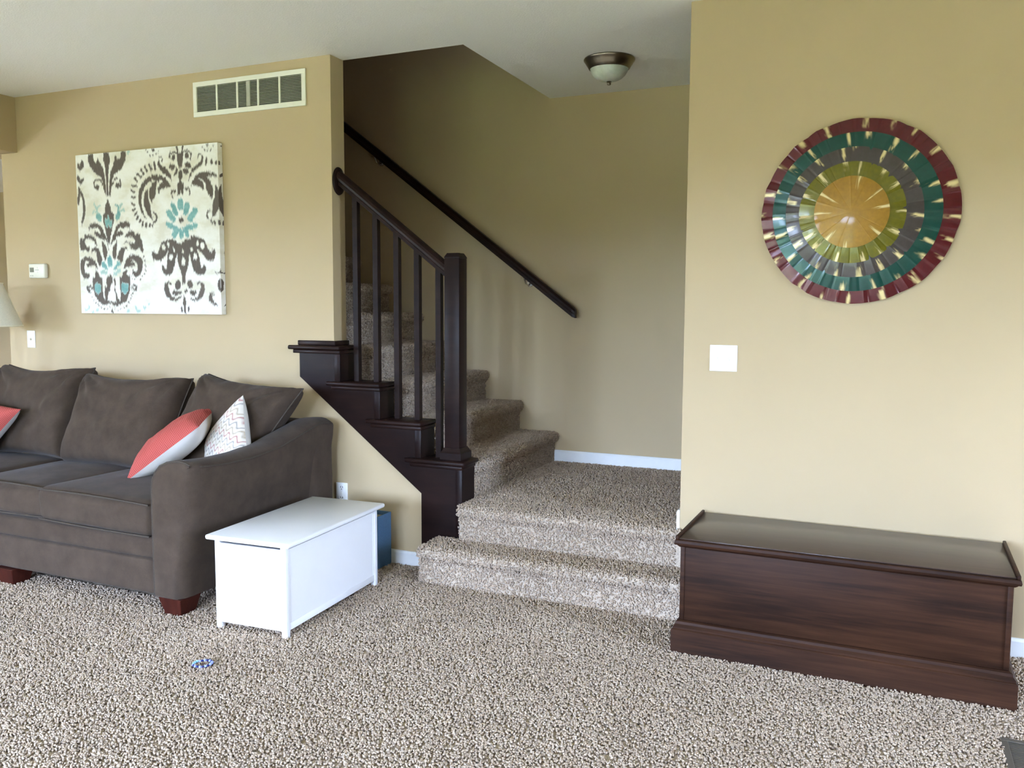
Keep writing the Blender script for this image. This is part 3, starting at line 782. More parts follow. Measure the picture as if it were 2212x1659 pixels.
band = np.floor(ph).astype(int); line = np.clip(1.25 - np.abs((ph % 1) - .5) * 6.5, 0, .85)
colr = np.zeros((len(u), 4), np.float32); colr[:, 3] = 1
for k, ch in ((0, 0), (1, 2), (2, 1)): colr[:, ch] = line * (band % 3 == k)
at = f.data.attributes.new('print', 'FLOAT_COLOR', 'POINT'); at.data.foreach_set('color', colr.ravel())
two_faced('throw_pillow', 'coral throw pillow against the leftmost back cushion of the sofa', [(-2.32, -.66, .53), (-1.93, -.71, .55), (-1.775, -.58, .79), (-2.17, -.58, .835)], .15, 'coral', 'pillow_white', 13, pw=3, ex=.5, pinch=.05)

# ------------------------------------------------------------------ white toy box
tb = thing('toy_box', 'white painted wooden toy box with hinged lid beside the sofa arm', 'toy box', (.335, -.748, FZ), R(2.8))
W2, D2 = .1825, .3825; H = .41 - FZ
lid = box('lid', (-.215, -.408, H - .022), (.215, .408, H), 'white_gloss', tb, bev=.0095, seg=3, world=False)
for sx in (-1, 1):
    for sy in (-1, 1):
        box('corner_post', (sx * W2 - (.026 if sx > 0 else 0), sy * D2 - (.026 if sy > 0 else 0), .0005), (sx * W2 + (.026 if sx < 0 else 0), sy * D2 + (.026 if sy < 0 else 0), H - .0225), 'white_gloss', tb, bev=.002, world=False)
for sy in (-1, 1):
    y0 = sy * (D2 - .0045); box('end_panel', (-W2 + .026, min(y0, y0 - sy * .012), .045), (W2 - .026, max(y0, y0 - sy * .012), H - .038), 'white_gloss', tb, world=False)
    y1 = sy * (D2 - .003); box('bottom_rail', (-W2 + .026, min(y1, y1 - sy * .018), .032), (W2 - .026, max(y1, y1 - sy * .018), .062), 'white_gloss', tb, bev=.0015, world=False)
for sx in (-1, 1):
    x0 = sx * (W2 - .0045); box('side_panel', (min(x0, x0 - sx * .012), -D2 + .026, .045), (max(x0, x0 - sx * .012), D2 - .026, H - .038), 'white_gloss', tb, world=False)
    x1 = sx * (W2 - .003); box('bottom_rail', (min(x1, x1 - sx * .018), -D2 + .026, .032), (max(x1, x1 - sx * .018), D2 - .026, .062), 'white_gloss', tb, bev=.0015, world=False)
    for sy in (-1, 1):
        ye = sy * (D2 - .026); box('stile_bead', (min(x1, x1 - sx * .012), min(ye, ye - sy * .012), .064), (max(x1, x1 - sx * .012), max(ye, ye - sy * .012), H - .045), 'white_gloss', tb, bev=.0015, world=False)
box('floor_panel', (-W2 + .02, -D2 + .02, .034), (W2 - .02, D2 - .02, .044), 'white_gloss', tb, world=False)

# ------------------------------------------------------------------ slate blue storage bin
bb = thing('storage_bin', 'slate blue fabric storage bin standing behind the white toy box', 'bin', (.245, -.088, FZ))
bm = bmesh.new(); x0, x1, y0, y1, zt_ = .118, .372, -.155, -.022, .281
for lo, hi in (((x0, y0, FZ + .0005), (x1, y0 + .005, zt_)), ((x0, y1 - .005, FZ + .0005), (x1, y1, zt_)), ((x0, y0 + .005, FZ + .0005), (x0 + .005, y1 - .005, zt_)), ((x1 - .005, y0 + .005, FZ + .0005), (x1, y1 - .005, zt_)), ((x0 + .005, y0 + .005, FZ + .0005), (x1 - .005, y1 - .005, FZ + .006))):
    add_box(bm, lo, hi)
bm_obj('body', bm, 'blue_bin', bb)
box('contents', (x0 + .012, y0 + .012, FZ + .007), (x1 - .012, y1 - .012, .262), 'paper', bb, bev=.004)

# ------------------------------------------------------------------ wooden chest under the medallion
ch = thing('wooden_chest', 'long dark walnut chest with glossy top and plinth against the right wall', 'chest', (2.666, -.326, FZ), R(-1.0))
f0 = -FZ
def ring_mould(prof, hx_, hy_, name, parent, mat='walnut', back=True):
    """moulding swept round a rectangle; prof = (outset, z)"""
    bm = bmesh.new(); rings = []
    for o_, z_ in prof: rings.append([bm.verts.new((sx * (hx_ + o_), -(hy_ + o_) if sy < 0 else hy_, z_)) for sx, sy in ((-1, -1), (1, -1), (1, 1), (-1, 1))])
    for A, B in zip(rings[:-1], rings[1:]):
        for i in range(4): bm.faces.new((A[i], A[(i + 1) % 4], B[(i + 1) % 4], B[i]))
    bm.faces.new(rings[0][::-1]); bm.faces.new(rings[-1])
    return bm_obj(name, bm, mat, parent, world=False)
HX, HY = .588, .243
ring_mould([(.027, .0005), (.027, .098), (.024, .102), (.020, .104), (.020, .112), (.012, .122), (.010, .132), (.003, .136), (.0, .137)], HX, HY, 'plinth', ch)
body = box('body', (-HX, -HY, .1375), (HX, HY, f0 + .436), 'walnut', ch, bev=.002, world=False)
for sx in (-1, 1):
    xe = sx * (HX - .001); box('corner_stile', (min(xe, xe - sx * .018), -HY - .004, .140), (max(xe, xe - sx * .018), -HY + .0, f0 + .430), 'walnut', body, bev=.002, world=False)
ring_mould([(.002, f0 + .428), (.008, f0 + .433), (.012, f0 + .438), (.020, f0 + .440), (.022, f0 + .448), (.020, f0 + .458), (.016, f0 + .4605)], HX, HY, 'top_moulding', ch)
topz = f0 + .461
box('top_board', (-HX - .006, -HY - .006, f0 + .4607), (HX + .006, HY - .002, f0 + .465), 'walnut_top', ch, bev=.0015, world=False)
for sx in (-1, 1):
    xe = sx * (HX + .018); box('edge_lip', (min(xe, xe - sx * .012), -HY - .016, topz - .001), (max(xe, xe - sx * .012), HY - .001, topz + .014), 'walnut', ch, bev=.003, world=False)

# ------------------------------------------------------------------ canvas painting
MOTIF = """bP::97,1000 134,1000 135,982 140,955 151,940 160,954 166,975 174,959 177,948 192,929 205,905 211,875 217,836 221,796 222,764 222,736 213,743 204,768 200,798 196,834 184,851 165,865 146,878 127,894 112,918 103,935 95,959
bP::213,1002 250,1002 256,979 259,940 249,925 245,886 241,844 239,795 238,743 240,730 232,725 223,731 225,763 225,803 224,845 222,888 219,920 210,944 210,970
bP::338,1001 374,1001 377,973 370,945 351,908 327,884 303,869 279,851 268,833 266,800 259,768 254,736 242,735 244,769 247,808 252,843 259,879 269,904 282,926 293,941 292,973 307,971 312,949 330,958 339,976
bS:10:198,804 184,831 164,839 142,834 133,818 136,795 149,781
bE:13,18:158,792
bS:12:267,807 285,825 305,837
bS:11:326,829 331,803 326,784
bE:17,17:308,791
bP::12,951 32,943 46,965 63,958 62,928 47,906 24,904 13,921
bP::9,879 21,868 32,851 48,846 59,859 58,839 42,818 26,819 3,846
bP::11,809 29,788 44,757 58,713 62,673 57,623 48,590 30,564 23,581 39,624 43,674 41,714 35,741 25,755 21,715 11,685 1,683 3,726 11,759
pE:12,12:393,991
bP::232,711 240,693 252,665 255,629 265,635 274,624 270,579 257,535 241,477 234,427 223,437 212,478 203,532 192,578 190,625 207,622 210,663 221,694
tP::226,606 234,608 238,581 257,586 257,566 250,540 236,538 228,549 220,536 209,541 203,577 206,589 219,584
tP::139,616 148,639 167,631 182,605 178,574 154,584 138,598
pS:12:151,634 144,661 128,685
pS:10:149,657 158,674 172,676
pS:10:143,637 124,642 115,629
tP::285,610 296,618 302,649 313,644 321,617 319,595 294,574 283,583
tS:11:308,640 306,667 287,668
pS:12:313,644 325,671 335,683
pS:10:323,635 343,652 350,634
bP::78,546 98,568 131,569 164,559 184,533 204,487 218,450 225,405 229,378 224,396 213,441 200,465 171,484 167,515 152,539 119,535 89,541 82,523
bP::121,517 145,514 166,502 176,479 203,464 192,456 165,472 138,485 122,499
bP::388,534 386,557 363,573 326,570 298,551 276,525 258,485 242,441 239,423 250,440 279,471 291,502 308,533 335,532 367,537 382,526
bP::305,511 329,514 339,501 322,483 290,475 267,458 257,458 280,489
bP::13,479 44,474 48,501 78,500 111,488 132,462 141,425 127,430 115,458 88,473 60,478 51,465 45,446 58,428 83,422 79,390 51,400 12,399 6,443
bP::93,408 124,419 151,407 166,370 175,338 157,297 149,297 136,330 131,380 109,399 97,381
bP::175,456 196,437 211,405 215,369 199,328 189,342 178,388
bP::289,457 287,412 280,367 273,345 257,341 251,382 255,413 272,440
bP::368,392 356,415 330,416 305,394 290,358 281,336 305,326 312,304 326,326 333,366 345,402 361,397
bP::343,474 365,500 387,512 418,507 422,484 436,495 459,488 460,461 473,452 474,412 481,389 465,377 455,390 456,408 429,395 398,396 382,410 373,441 331,438 358,451 384,437 415,436 421,458 396,472 364,473
bP::4,300 9,337 38,359 72,361 99,349 120,330 135,297 140,279 123,284 113,307 85,298 55,299 50,313 76,331 59,336 42,322 35,295 39,257 55,253 72,262 74,239 53,216 26,225 8,258
bP::469,292 471,328 448,355 412,367 375,359 353,339 336,308 329,281 351,289 388,289 415,297 410,315 379,325 411,329 428,315 433,293 429,266 408,262 395,271 391,244 412,228 443,234 463,261
tE:20,36:230,323
tP::169,324 191,322 206,296 216,264 194,278 168,292
tP::304,322 283,320 266,300 251,268 281,286 309,299
pP::156,270 183,274 207,260 209,242 182,246 158,251
pP::308,277 281,272 253,255 250,239 285,245 310,258
bP::117,270 139,261 148,233 170,228 167,164 173,104 190,68 195,54 168,54 130,77 110,109 98,151 93,197 96,229 116,229
bP::323,258 345,276 361,267 349,249 359,235 375,240 376,186 368,136 348,86 320,64 298,59 301,118 298,186 300,227 319,227
bP::203,223 231,241 246,228 245,191 234,182 224,146 209,118 202,77 234,72 267,77 266,118 254,145 260,177 252,223 270,218 269,191 260,164 274,127 283,86 299,73 301,50 249,50 228,59 173,49 185,77 182,127 187,173 203,159 196,196
tP::107,183 130,190 157,178 155,141 132,118 111,137
tP::309,184 334,195 362,181 358,141 331,123 310,136
bE:7,6:477,352
bE:7,6:486,325
bE:7,6:489,298
bE:7,6:489,270
bE:6,5:480,245
bE:5,4:464,230
bE:6,6:450,214
bE:4,4:408,212
bE:4,4:389,221
bE:6,6:392,131
bE:7,6:383,113
bE:6,6:374,91
bE:7,6:359,70
bE:8,6:342,52
bE:6,4:324,36
bE:5,4:297,25
bE:4,4:278,25
bE:4,4:254,34
bE:5,4:216,36
bE:6,4:199,26
bE:7,6:176,26
bE:6,5:153,38
bE:7,6:132,51
bE:6,6:113,67
bE:5,4:97,84
bE:4,4:85,109
bE:4,4:77,128
bS:13:383,159 404,176 420,172 414,149 400,145
bS:13:92,155 74,174 54,167 50,151 66,139
bE:14,12:61,149
bP::232,22 237,27 247,-1 224,-1
pP::28,39 38,21 56,30 54,58 68,49 61,28 43,11 24,21
pE:11,9:88,7
pE:12,10:122,17
pE:12,10:353,16
pE:12,10:472,39
pE:7,6:504,57
pP::402,50 415,46 419,28 440,23 445,10 419,8 406,28
bP::723,1000 735,1003 741,979 744,956 759,953 764,978 770,1000 780,996 773,967 774,941 771,902 760,870 751,863 742,871 733,901 731,941 733,964
bP::741,855 764,854 765,827 762,805 752,795 759,785 772,771 771,745 768,712 760,709 750,726 740,711 726,705 729,741 727,774 742,786 743,796 736,816
bS:10:729,957 707,967 686,961 679,941 687,931
bE:12,18:708,936
bS:9:778,960 801,970 821,960 828,940 820,921
bE:14,20:798,939
bE:21,18:696,881
bP::721,889 730,866 737,855 729,836 710,824 704,835 718,850 722,863
bE:22,18:804,883
bE:20,18:788,845
bP::606,937 613,913 620,896 643,888 665,870 676,850 687,829 693,796 688,796 675,820 653,835 630,853 611,870 601,898 594,915
bS:7:608,943 626,945 633,932 625,919
bP::893,945 907,925 906,899 895,877 868,863 846,848 827,833 815,814 802,782 800,776 807,808 815,837 831,862 862,883 888,900 896,919
bS:7:889,942 878,943 870,921
bP::633,833 595,842 556,841 524,830 491,805 471,779 459,746 454,702 456,669 469,631 487,599 514,571 495,602 479,647 475,691 481,731 498,767 523,796 555,811 593,802 632,813
bP::570,800 554,791 537,765 530,739 531,708 542,688 550,681 566,700 577,723 580,756 589,792 586,806
bP::618,837 648,822 670,794 686,760 669,766 646,762 615,754 600,733 591,752 596,775 616,790 632,799 609,814
bP::525,766 501,740 492,707 492,667 508,619 534,584 557,576 546,597 540,631 537,665 527,695 524,726
bS:12:559,613 574,606 581,585 573,565 561,556
bS:14:574,916 580,873
bS:14:539,905 555,871
bS:14:507,894 522,868
bS:14:479,879 499,851
bS:14:450,854 481,834
bS:14:433,832 448,811
bS:14:413,788 445,781
bS:14:406,758 427,748
bS:14:408,718 430,716
bS:15:407,678 424,670
bS:14:411,637 427,646
bS:14:426,611 438,620
bS:15:439,581 447,598
bS:14:458,562 466,575
bS:14:479,542 480,562
bS:15:504,531 503,551
bS:14:528,534 531,547
bS:14:550,541 550,548
bS:13:927,913 923,881
bS:13:957,905 963,882
bS:13:990,890 989,877
bS:13:954,543 947,557
bS:13:972,530 969,546
bS:13:997,529 998,548
bP::848,819 882,836 926,839 970,830 991,816 991,800 962,811 925,807 947,787 960,757 967,727 962,686 951,683 930,710 920,740 917,769 896,793 870,804 844,793
bP::844,809 870,801 899,783 905,757 907,737 897,731 890,745 858,760 817,768 833,790
bP::979,765 993,742 1003,716 1009,673 1004,642 996,613 969,575 955,576 956,611 961,657 973,685 977,723
bS:10:941,609 925,606 920,581 929,564
bE:6,6:547,965
bE:6,5:567,959
bE:6,5:590,963
bE:6,5:530,981
bE:4,4:606,978
bE:12,10:569,989
bE:5,4:519,998
bE:5,4:902,980
bE:6,6:917,964
bE:6,4:935,959
bE:6,6:957,965
bE:5,4:973,984
bE:9,8:935,990
bS:9:694,703 685,723 695,746 710,739
bE:10,10:710,735
bS:9:782,744 805,750 812,726 809,713
bE:10,9:788,741
tS:31:693,654 714,601
tS:35:791,647 780,600
tS:36:664,614 693,573
tS:38:842,615 808,568
tS:31:656,544 706,515
tS:31:842,528 792,516
tS:35:697,476 716,502
tS:31:746,465 749,505
tS:28:785,469 776,504
tS:39:746,669 746,636
lE:36,30:748,562
lS:6:745,623 746,584
lS:6:730,615 736,584
lS:6:760,618 757,584
lS:7:748,540 751,496
lS:6:737,540 734,514
lS:6:763,539 769,517
lS:6:680,622 719,576
lS:6:820,624 779,578
bP::731,571 749,577 765,568 763,553 750,542 733,549
bP::663,455 709,447 713,427 743,422 774,443 809,450 810,472 835,467 864,457 898,443 912,412 926,382 944,364 950,385 965,387 971,363 963,329 938,314 909,325 886,357 852,388 847,384 861,348 869,304 873,274 883,278 889,298 903,286 905,260 892,238 852,235 828,252 814,288 805,328 797,363 791,332 789,297 775,253 764,218 763,178 743,178 742,223 733,258 719,298 713,334 716,365 700,334 693,294 679,254 656,237 620,242 603,269 606,296 619,296 621,278 637,282 643,322 645,358 656,388 618,340 592,325 550,328 536,360 539,382 550,389 557,369 578,368 592,395 598,426 622,443
lE:13,17:621,407
lE:8,16:654,423
lE:14,17:670,346
lE:8,11:692,390
lE:7,10:753,371
lE:13,24:754,313
lE:9,12:812,389
lE:14,18:835,345
lE:8,16:853,423
lE:14,20:885,407
bP::654,201 669,188 666,176 649,190 643,174 652,147 666,111 692,98 733,107 737,98 691,80 660,85 625,116 614,152 623,192
bP::856,199 841,186 843,173 861,188 870,169 859,142 843,103 813,94 793,98 797,85 842,80 878,103 894,146 890,182
bE:21,30:712,176
bE:19,26:795,178
bE:23,16:693,129
bE:15,10:723,127
bE:24,16:814,129
bE:12,11:766,134
bP::750,107 760,98 767,71 761,49 764,0 747,0 747,49 741,69
bS:13:734,13 733,36
bS:12:780,14 781,36
bP::958,257 975,246 994,250 1002,280 1025,297 1023,246 994,242 970,240
bP::978,194 998,215 1001,129 982,146
bP::917,107 928,129 957,129 959,120 937,111 951,81 970,63 984,46 940,63 919,81"""
def motif_masks(U, V):
    """U,V arrays (0..1) -> brown, teal, pale masks painted in order"""
    B, T, L_, = np.zeros(U.shape), np.zeros(U.shape), np.zeros(U.shape)
    X, Y = U * 1000, V * 1000
    for ln_ in MOTIF.strip().split('\n'):
        head, ex_, pts_ = ln_.split(':')
        p = np.array([[float(c) for c in q.split(',')] for q in pts_.split()])
        if head[1] == 'P':
            sel = (X > p[:, 0].min() - 2) & (X < p[:, 0].max() + 2) & (Y > p[:, 1].min() - 2) & (Y < p[:, 1].max() + 2)
            x, y = X[sel], Y[sel]; ins = np.zeros(x.shape, bool)
            for (xa, ya), (xb, yb) in zip(p, np.roll(p, -1, 0)):
                c = (ya > y) != (yb > y)
                with np.errstate(divide='ignore', invalid='ignore'):
                    ins ^= c & (x < (xb - xa) * (y - ya) / (yb - ya) + xa)
        elif head[1] == 'S':
            w = float(ex_); sel = (X > p[:, 0].min() - w) & (X < p[:, 0].max() + w) & (Y > p[:, 1].min() - w) & (Y < p[:, 1].max() + w)
            x, y = X[sel], Y[sel]; dmin = np.full(x.shape, 1e9)
            for a, b in zip(p[:-1], p[1:]):
                d = b - a; tt = np.clip(((x - a[0]) * d[0] + (y - a[1]) * d[1]) / max(d @ d, 1e-9), 0, 1)
                dmin = np.minimum(dmin, np.hypot(x - a[0] - tt * d[0], y - a[1] - tt * d[1]))
            ins = dmin < w * .5
        else:
            rx, ry = [float(q) for q in ex_.split(',')]; cx0, cy0 = p[0]
            sel = (np.abs(X - cx0) < rx + 2) & (np.abs(Y - cy0) < ry + 2)
            ins = ((X[sel] - cx0) / rx) ** 2 + ((Y[sel] - cy0) / ry) ** 2 < 1
        for key, arr in (('b', B), ('t', T), ('p', L_)):
            cur = arr[sel]; cur[ins] = 1.0 if head[0] == key else 0.0; arr[sel] = cur
    return B, T, L_
CX0, CX1, CZ0, CZ1, CD = -1.9, -.757, 1.342, 2.327, -.040
pt = thing('canvas_painting', 'cream stretched canvas with brown and teal damask scrolls on the wall above the sofa', 'painting', ((CX0 + CX1) / 2, -.02, CZ0))
box('stretcher', (CX0 + .001, CD + .001, CZ0 + .001), (CX1 - .001, -.0005, CZ1 - .001), 'canvas_edge', pt, bev=.002)
NX, NZ = 300, 270
def printed(name, xs_, zs_, yfun, uof, parent):
    gx, gz = np.meshgrid(xs_, zs_); U = uof(gx); Vv = (gz - CZ0) / (CZ1 - CZ0)
    acc = [np.zeros(U.shape) for _ in range(3)]
    rng = np.random.default_rng(3); jit = vnoise(np.stack([np.arange(len(xs_)) * .8, np.zeros(len(xs_))], 1), 2) * .006 + rng.normal(0, .0035, len(xs_))
    for k in range(4):
        m = motif_masks(U, Vv + jit[None, :] + (k - 1.5) * .0028)
        for a_, b_ in zip(acc, m): a_ += b_ / 4
    return gx, gz, acc
gx, gz, (mb, mt, mp) = printed('print', np.linspace(CX0, CX1, NX + 1), np.linspace(CZ0, CZ1, NZ + 1), None, lambda x: (x - CX0) / (CX1 - CX0), pt)
Vg = np.stack([gx, np.full(gx.shape, CD), gz], -1).reshape(-1, 3); idx = np.arange(len(Vg)).reshape(NZ + 1, NX + 1)
Fg = np.stack([idx[:-1, :-1], idx[:-1, 1:], idx[1:, 1:], idx[1:, :-1]], -1).reshape(-1, 4)
me = np_mesh('printed_face', Vg, Fg)
colr = np.stack([mb, mt, mp, np.ones_like(mb)], -1).reshape(-1).astype(np.float32)
me.attributes.new('print', 'FLOAT_COLOR', 'POINT').data.foreach_set('color', colr)
link_mesh('printed_face', me, 'canvas', pt)
# print wrapped round the right edge (mirrored from the face)
ys_ = np.linspace(CD, -.003, 12)
gy, gz = np.meshgrid(ys_, np.linspace(CZ0, CZ1, NZ + 1)); U = 1.0 - (gy - CD) / (CX1 - CX0)
mb, mt, mp = motif_masks(U, (gz - CZ0) / (CZ1 - CZ0))
Vg = np.stack([np.full(gy.shape, CX1), gy, gz], -1).reshape(-1, 3); idx = np.arange(len(Vg)).reshape(NZ + 1, 12)
me = np_mesh('printed_edge', Vg, np.stack([idx[:-1, :-1], idx[:-1, 1:], idx[1:, 1:], idx[1:, :-1]], -1).reshape(-1, 4))
me.attributes.new('print', 'FLOAT_COLOR', 'POINT').data.foreach_set('color', np.stack([mb, mt, mp, np.ones_like(mb)], -1).reshape(-1).astype(np.float32))
link_mesh('printed_edge', me, 'canvas', pt)

# ------------------------------------------------------------------ layered metal wall medallion
md = thing('wall_medallion', 'round layered metal wall sculpture of maroon, teal, grey, olive and gold rings', 'wall art', (2.673, YW - .02, 1.415))
def medallion_ring(name, mat, cx, cz, r0, r1, base, amp, seed, nfold, edge):
    rng = np.random.default_rng(seed); na, nr = 600, 10
    brk = np.sort((np.arange(nfold) + rng.uniform(-.33, .33, nfold)) / nfold * 2 * np.pi)
    val = np.where(np.arange(nfold) % 2, 1, -1) * rng.uniform(.35, 1.0, nfold)
    th_ = np.linspace(0, 2 * np.pi, na, endpoint=False)
    fold_ = .45 * np.interp(th_, np.concatenate([brk - 2 * np.pi, brk, brk + 2 * np.pi]), np.tile(val, 3))
    for b0, v0, w0 in zip(brk, val, rng.uniform(.012, .035, nfold)):
        d = np.abs((th_ - b0 + np.pi) % (2 * np.pi) - np.pi); fold_ += v0 * .6 * np.clip(1 - d / (w0 * (.38 / r1) ** .5), 0, 1)
    wob = 1 + edge * np.interp(th_, np.concatenate([brk - 2 * np.pi, brk, brk + 2 * np.pi]), np.tile(rng.uniform(-1, 1, nfold), 3)) + edge * .8 * np.sin(th_ * 2 + seed)
    s = np.linspace(0, 1, nr + 1)
    rr = r0 + (r1 - r0) * s
    TH_, S_ = np.meshgrid(th_, s); RR = r0 + (r1 * wob[None] - r0) * S_
    dep = base - .010 * S_ ** 2 + amp * fold_[None] * S_ ** 1.0
    flk = np.zeros(TH_.shape); nf = max(8, int(nfold * .45))
    for k in range(nf):
        a0 = (k + rng.uniform(-.3, .3)) / nf * 2 * np.pi; wd = rng.uniform(.016, .034) * (.38 / max(r1, .12)) ** .6
        d = np.abs((TH_ - a0 + np.pi) % (2 * np.pi) - np.pi)
        ln_ = rng.uniform(.15, .5)
        nz = vnoise(np.stack([TH_.ravel() * 60, S_.ravel() * 7], 1), seed + k).reshape(TH_.shape)
        flk = np.maximum(flk, np.clip(1.3 - d / wd + .5 * nz, 0, 1) * np.clip((S_ - (1 - ln_) + .18 * nz) * 6, 0, 1))
    X = cx + RR * np.cos(TH_); Z = cz + RR * np.sin(TH_); Y = YW - dep
    Vf = np.stack([X, Y, Z], -1).reshape(-1, 3); Vb = np.stack([X, Y + .0015, Z], -1).reshape(-1, 3); m = len(Vf)
    i = np.arange(m).reshape(nr + 1, na); nx = np.roll(i, -1, 1)
    q = np.stack([i[:-1], nx[:-1], nx[1:], i[1:]], -1).reshape(-1, 4)
    rim = np.stack([i[-1], nx[-1], nx[-1] + m, i[-1] + m], -1)
    if r0 < .002: pass
    me = np_mesh(name, np.concatenate([Vf, Vb]), np.concatenate([q, q[:, ::-1] + m, rim]))
    me.attributes.new('print', 'FLOAT', 'POINT').data.foreach_set('value', np.tile(flk.ravel(), 2).astype(np.float32))
    return link_mesh(name, me, mat, md, smooth=True, autosm=14)
mx, mz = 2.674, 1.797
medallion_ring('maroon_ring', 'maroon', mx, mz, .27, .383, .026, .0060, 1, 46, .008)
medallion_ring('teal_ring', 'teal_metal', mx - .010, mz - .002, .215, .328, .038, .0036, 2, 42, .004)
medallion_ring('grey_ring', 'grey_metal', mx - .017, mz - .004, .16, .268, .048, .0032, 3, 38, .004)
medallion_ring('olive_ring', 'olive_metal', mx - .022, mz - .005, .10, .208, .057, .0028, 4, 32, .003)
medallion_ring('gold_disc', 'gold_metal', mx - .022, mz - .005, .0005, .146, .078, .0022, 5, 11, .004)

# ------------------------------------------------------------------ small wall fittings
def plate(name, label, cat, x0, x1, z0, z1, ywall, group=None):
    t = thing(name, label, cat, ((x0 + x1) / 2, ywall, z0), 0, group)
    box('cover', (x0, ywall - .0055, z0), (x1, ywall - .0004, z1), 'plate', t, bev=.0022)
    return t
def screw(x, z, yw, t): lathe('screw', [(0, -.0072), (.0028, -.0068), (.0032, -.0052), (0, -.0052)], (x, yw, z), 'offwhite', t, n=10, axis=1)
sw = plate('light_switch', 'white double toggle light switch plate on the right wall', 'light switch', 2.077, 2.199, 1.111, 1.229, YW)
for k, x in enumerate((2.115, 2.161)):
    b_ = box('toggle_slot', (x - .006, YW - .0062, 1.157), (x + .006, YW - .0052, 1.183), 'offwhite', sw)
    prism('toggle', [(YW - .006, 1.160), (YW - .018, 1.160), (YW - .016, 1.168), (YW - .006, 1.174)], 0, x - .0042, x + .0042, 'plate', sw)
    screw(x, 1.200, YW, sw); screw(x, 1.140, YW, sw)
ot = plate('wall_outlet', 'white duplex power outlet low on the wall just above the toy box', 'outlet', .003, .079, .294, .409, 0.0)
for z in (.381, .322):
    fc = lathe('socket', [(0, -.0068), (.0155, -.0068), (.017, -.0055), (0, -.0052)], (.041, 0, z), 'plate', ot, n=24, axis=1)
    for dx in (-.0065, .0065): box('slot', (.041 + dx - .0014, -.0074, z - .001), (.041 + dx + .0014, -.0066, z + .0085), 'slot', fc)
    lathe('ground_hole', [(0, -.0074), (.0027, -.0074), (.0027, -.0066), (0, -.0066)], (.041, 0, z - .0085), 'slot', fc, n=10, axis=1)
screw(.041, .3515, 0, ot)
cp = plate('wall_plate', 'small white wall plate with a round jack below the thermostat', 'wall plate', -2.463, -2.388, 1.108, 1.222, 0.0)
lathe('jack', [(0, -.012), (.004, -.012), (.0045, -.009), (.0075, -.0085), (.0085, -.0055), (0, -.0052)], (-2.4255, 0, 1.165), 'nickel', cp, n=16, axis=1)
screw(-2.4255, 1.207, 0, cp); screw(-2.4255, 1.123, 0, cp)
tm = thing('thermostat', 'ivory rectangular thermostat with small grey screen on the wall above the lamp', 'thermostat', (-2.312, 0, 1.566))
box('body', (-2.386, -.030, 1.567), (-2.238, -.0004, 1.661), 'offwhite', tm, bev=.008, seg=3)
box('screen', (-2.372, -.0312, 1.606), (-2.335, -.0296, 1.636), 'screen', tm)
for x, z in ((-2.306, 1.634), (-2.306, 1.606)): lathe('button', [(0, -.0325), (.006, -.0322), (.007, -.0302), (0, -.0298)], (x, 0, z), 'offwhite', tm, n=14, axis=1)
for x in (-2.318, -2.306, -2.294): box('marking', (x - .004, -.0308, 1.6185), (x + .004, -.0298, 1.6215), 'screen', tm)
for x in (-2.366, -2.348): lathe('indicator', [(0, -.0312), (.003, -.0310), (.003, -.0298), (0, -.0298)], (x, 0, 1.583), 'screen', tm, n=10, axis=1)

# return-air grille
vg = thing('air_vent', 'long white five-bay return air grille high on the wall under the ceiling', 'air vent', (-.559, 0, 2.488))
GX0, GX1, GZ0, GZ1 = -.958, -.159, 2.489, 2.687
bm = bmesh.new(); fwid = .027
for lo, hi in (((GX0, GZ0), (GX1, GZ0 + fwid)), ((GX0, GZ1 - fwid), (GX1, GZ1)), ((GX0, GZ0 + fwid), (GX0 + fwid, GZ1 - fwid)), ((GX1 - fwid, GZ0 + fwid), (GX1, GZ1 - fwid))):
    add_box(bm, (lo[0], -.009, lo[1]), (hi[0], -.0004, hi[1]), bev=.0012, seg=1)
bm_obj('frame', bm, 'vent', vg)
box('duct_back', (GX0 + fwid, -.0012, GZ0 + fwid), (GX1 - fwid, -.0004, GZ1 - fwid), 'void', vg)
bw = (GX1 - GX0 - 2 * fwid) / 5
for k in range(5):
    xa = GX0 + fwid + bw * k
    if k: box('divider', (xa - .006, -.0088, GZ0 + fwid), (xa + .006, -.0013, GZ1 - fwid), 'vent', vg, bev=.001, seg=1)
    bm = bmesh.new(); nl = 17; hh = (GZ1 - GZ0 - 2 * fwid) / nl
    for j in range(nl):
        z0 = GZ0 + fwid + hh * j
        add_prism(bm, [(-.0075, z0), (-.0068, z0 - .0005), (-.0015, z0 + hh * .62), (-.0022, z0 + hh * .66)], 0, xa + (.006 if k else 0), xa + bw - (.006 if k < 4 else 0))
    o = bm_obj('louvers', bm, 'louver', vg); o['kind'] = 'stuff'
xa = GX0 + fwid + bw * 2.52
box('damper_bar', (xa - .012, -.0078, GZ0 + fwid + .003), (xa + .014, -.0014, GZ1 - fwid - .003), 'louver', vg)
for x in (GX0 + .012, GX1 - .012): lathe('screw', [(0, -.0105), (.0028, -.0102), (.0032, -.0088), (0, -.0088)], (x, 0, (GZ0 + GZ1) / 2), 'vent', vg, n=10, axis=1)

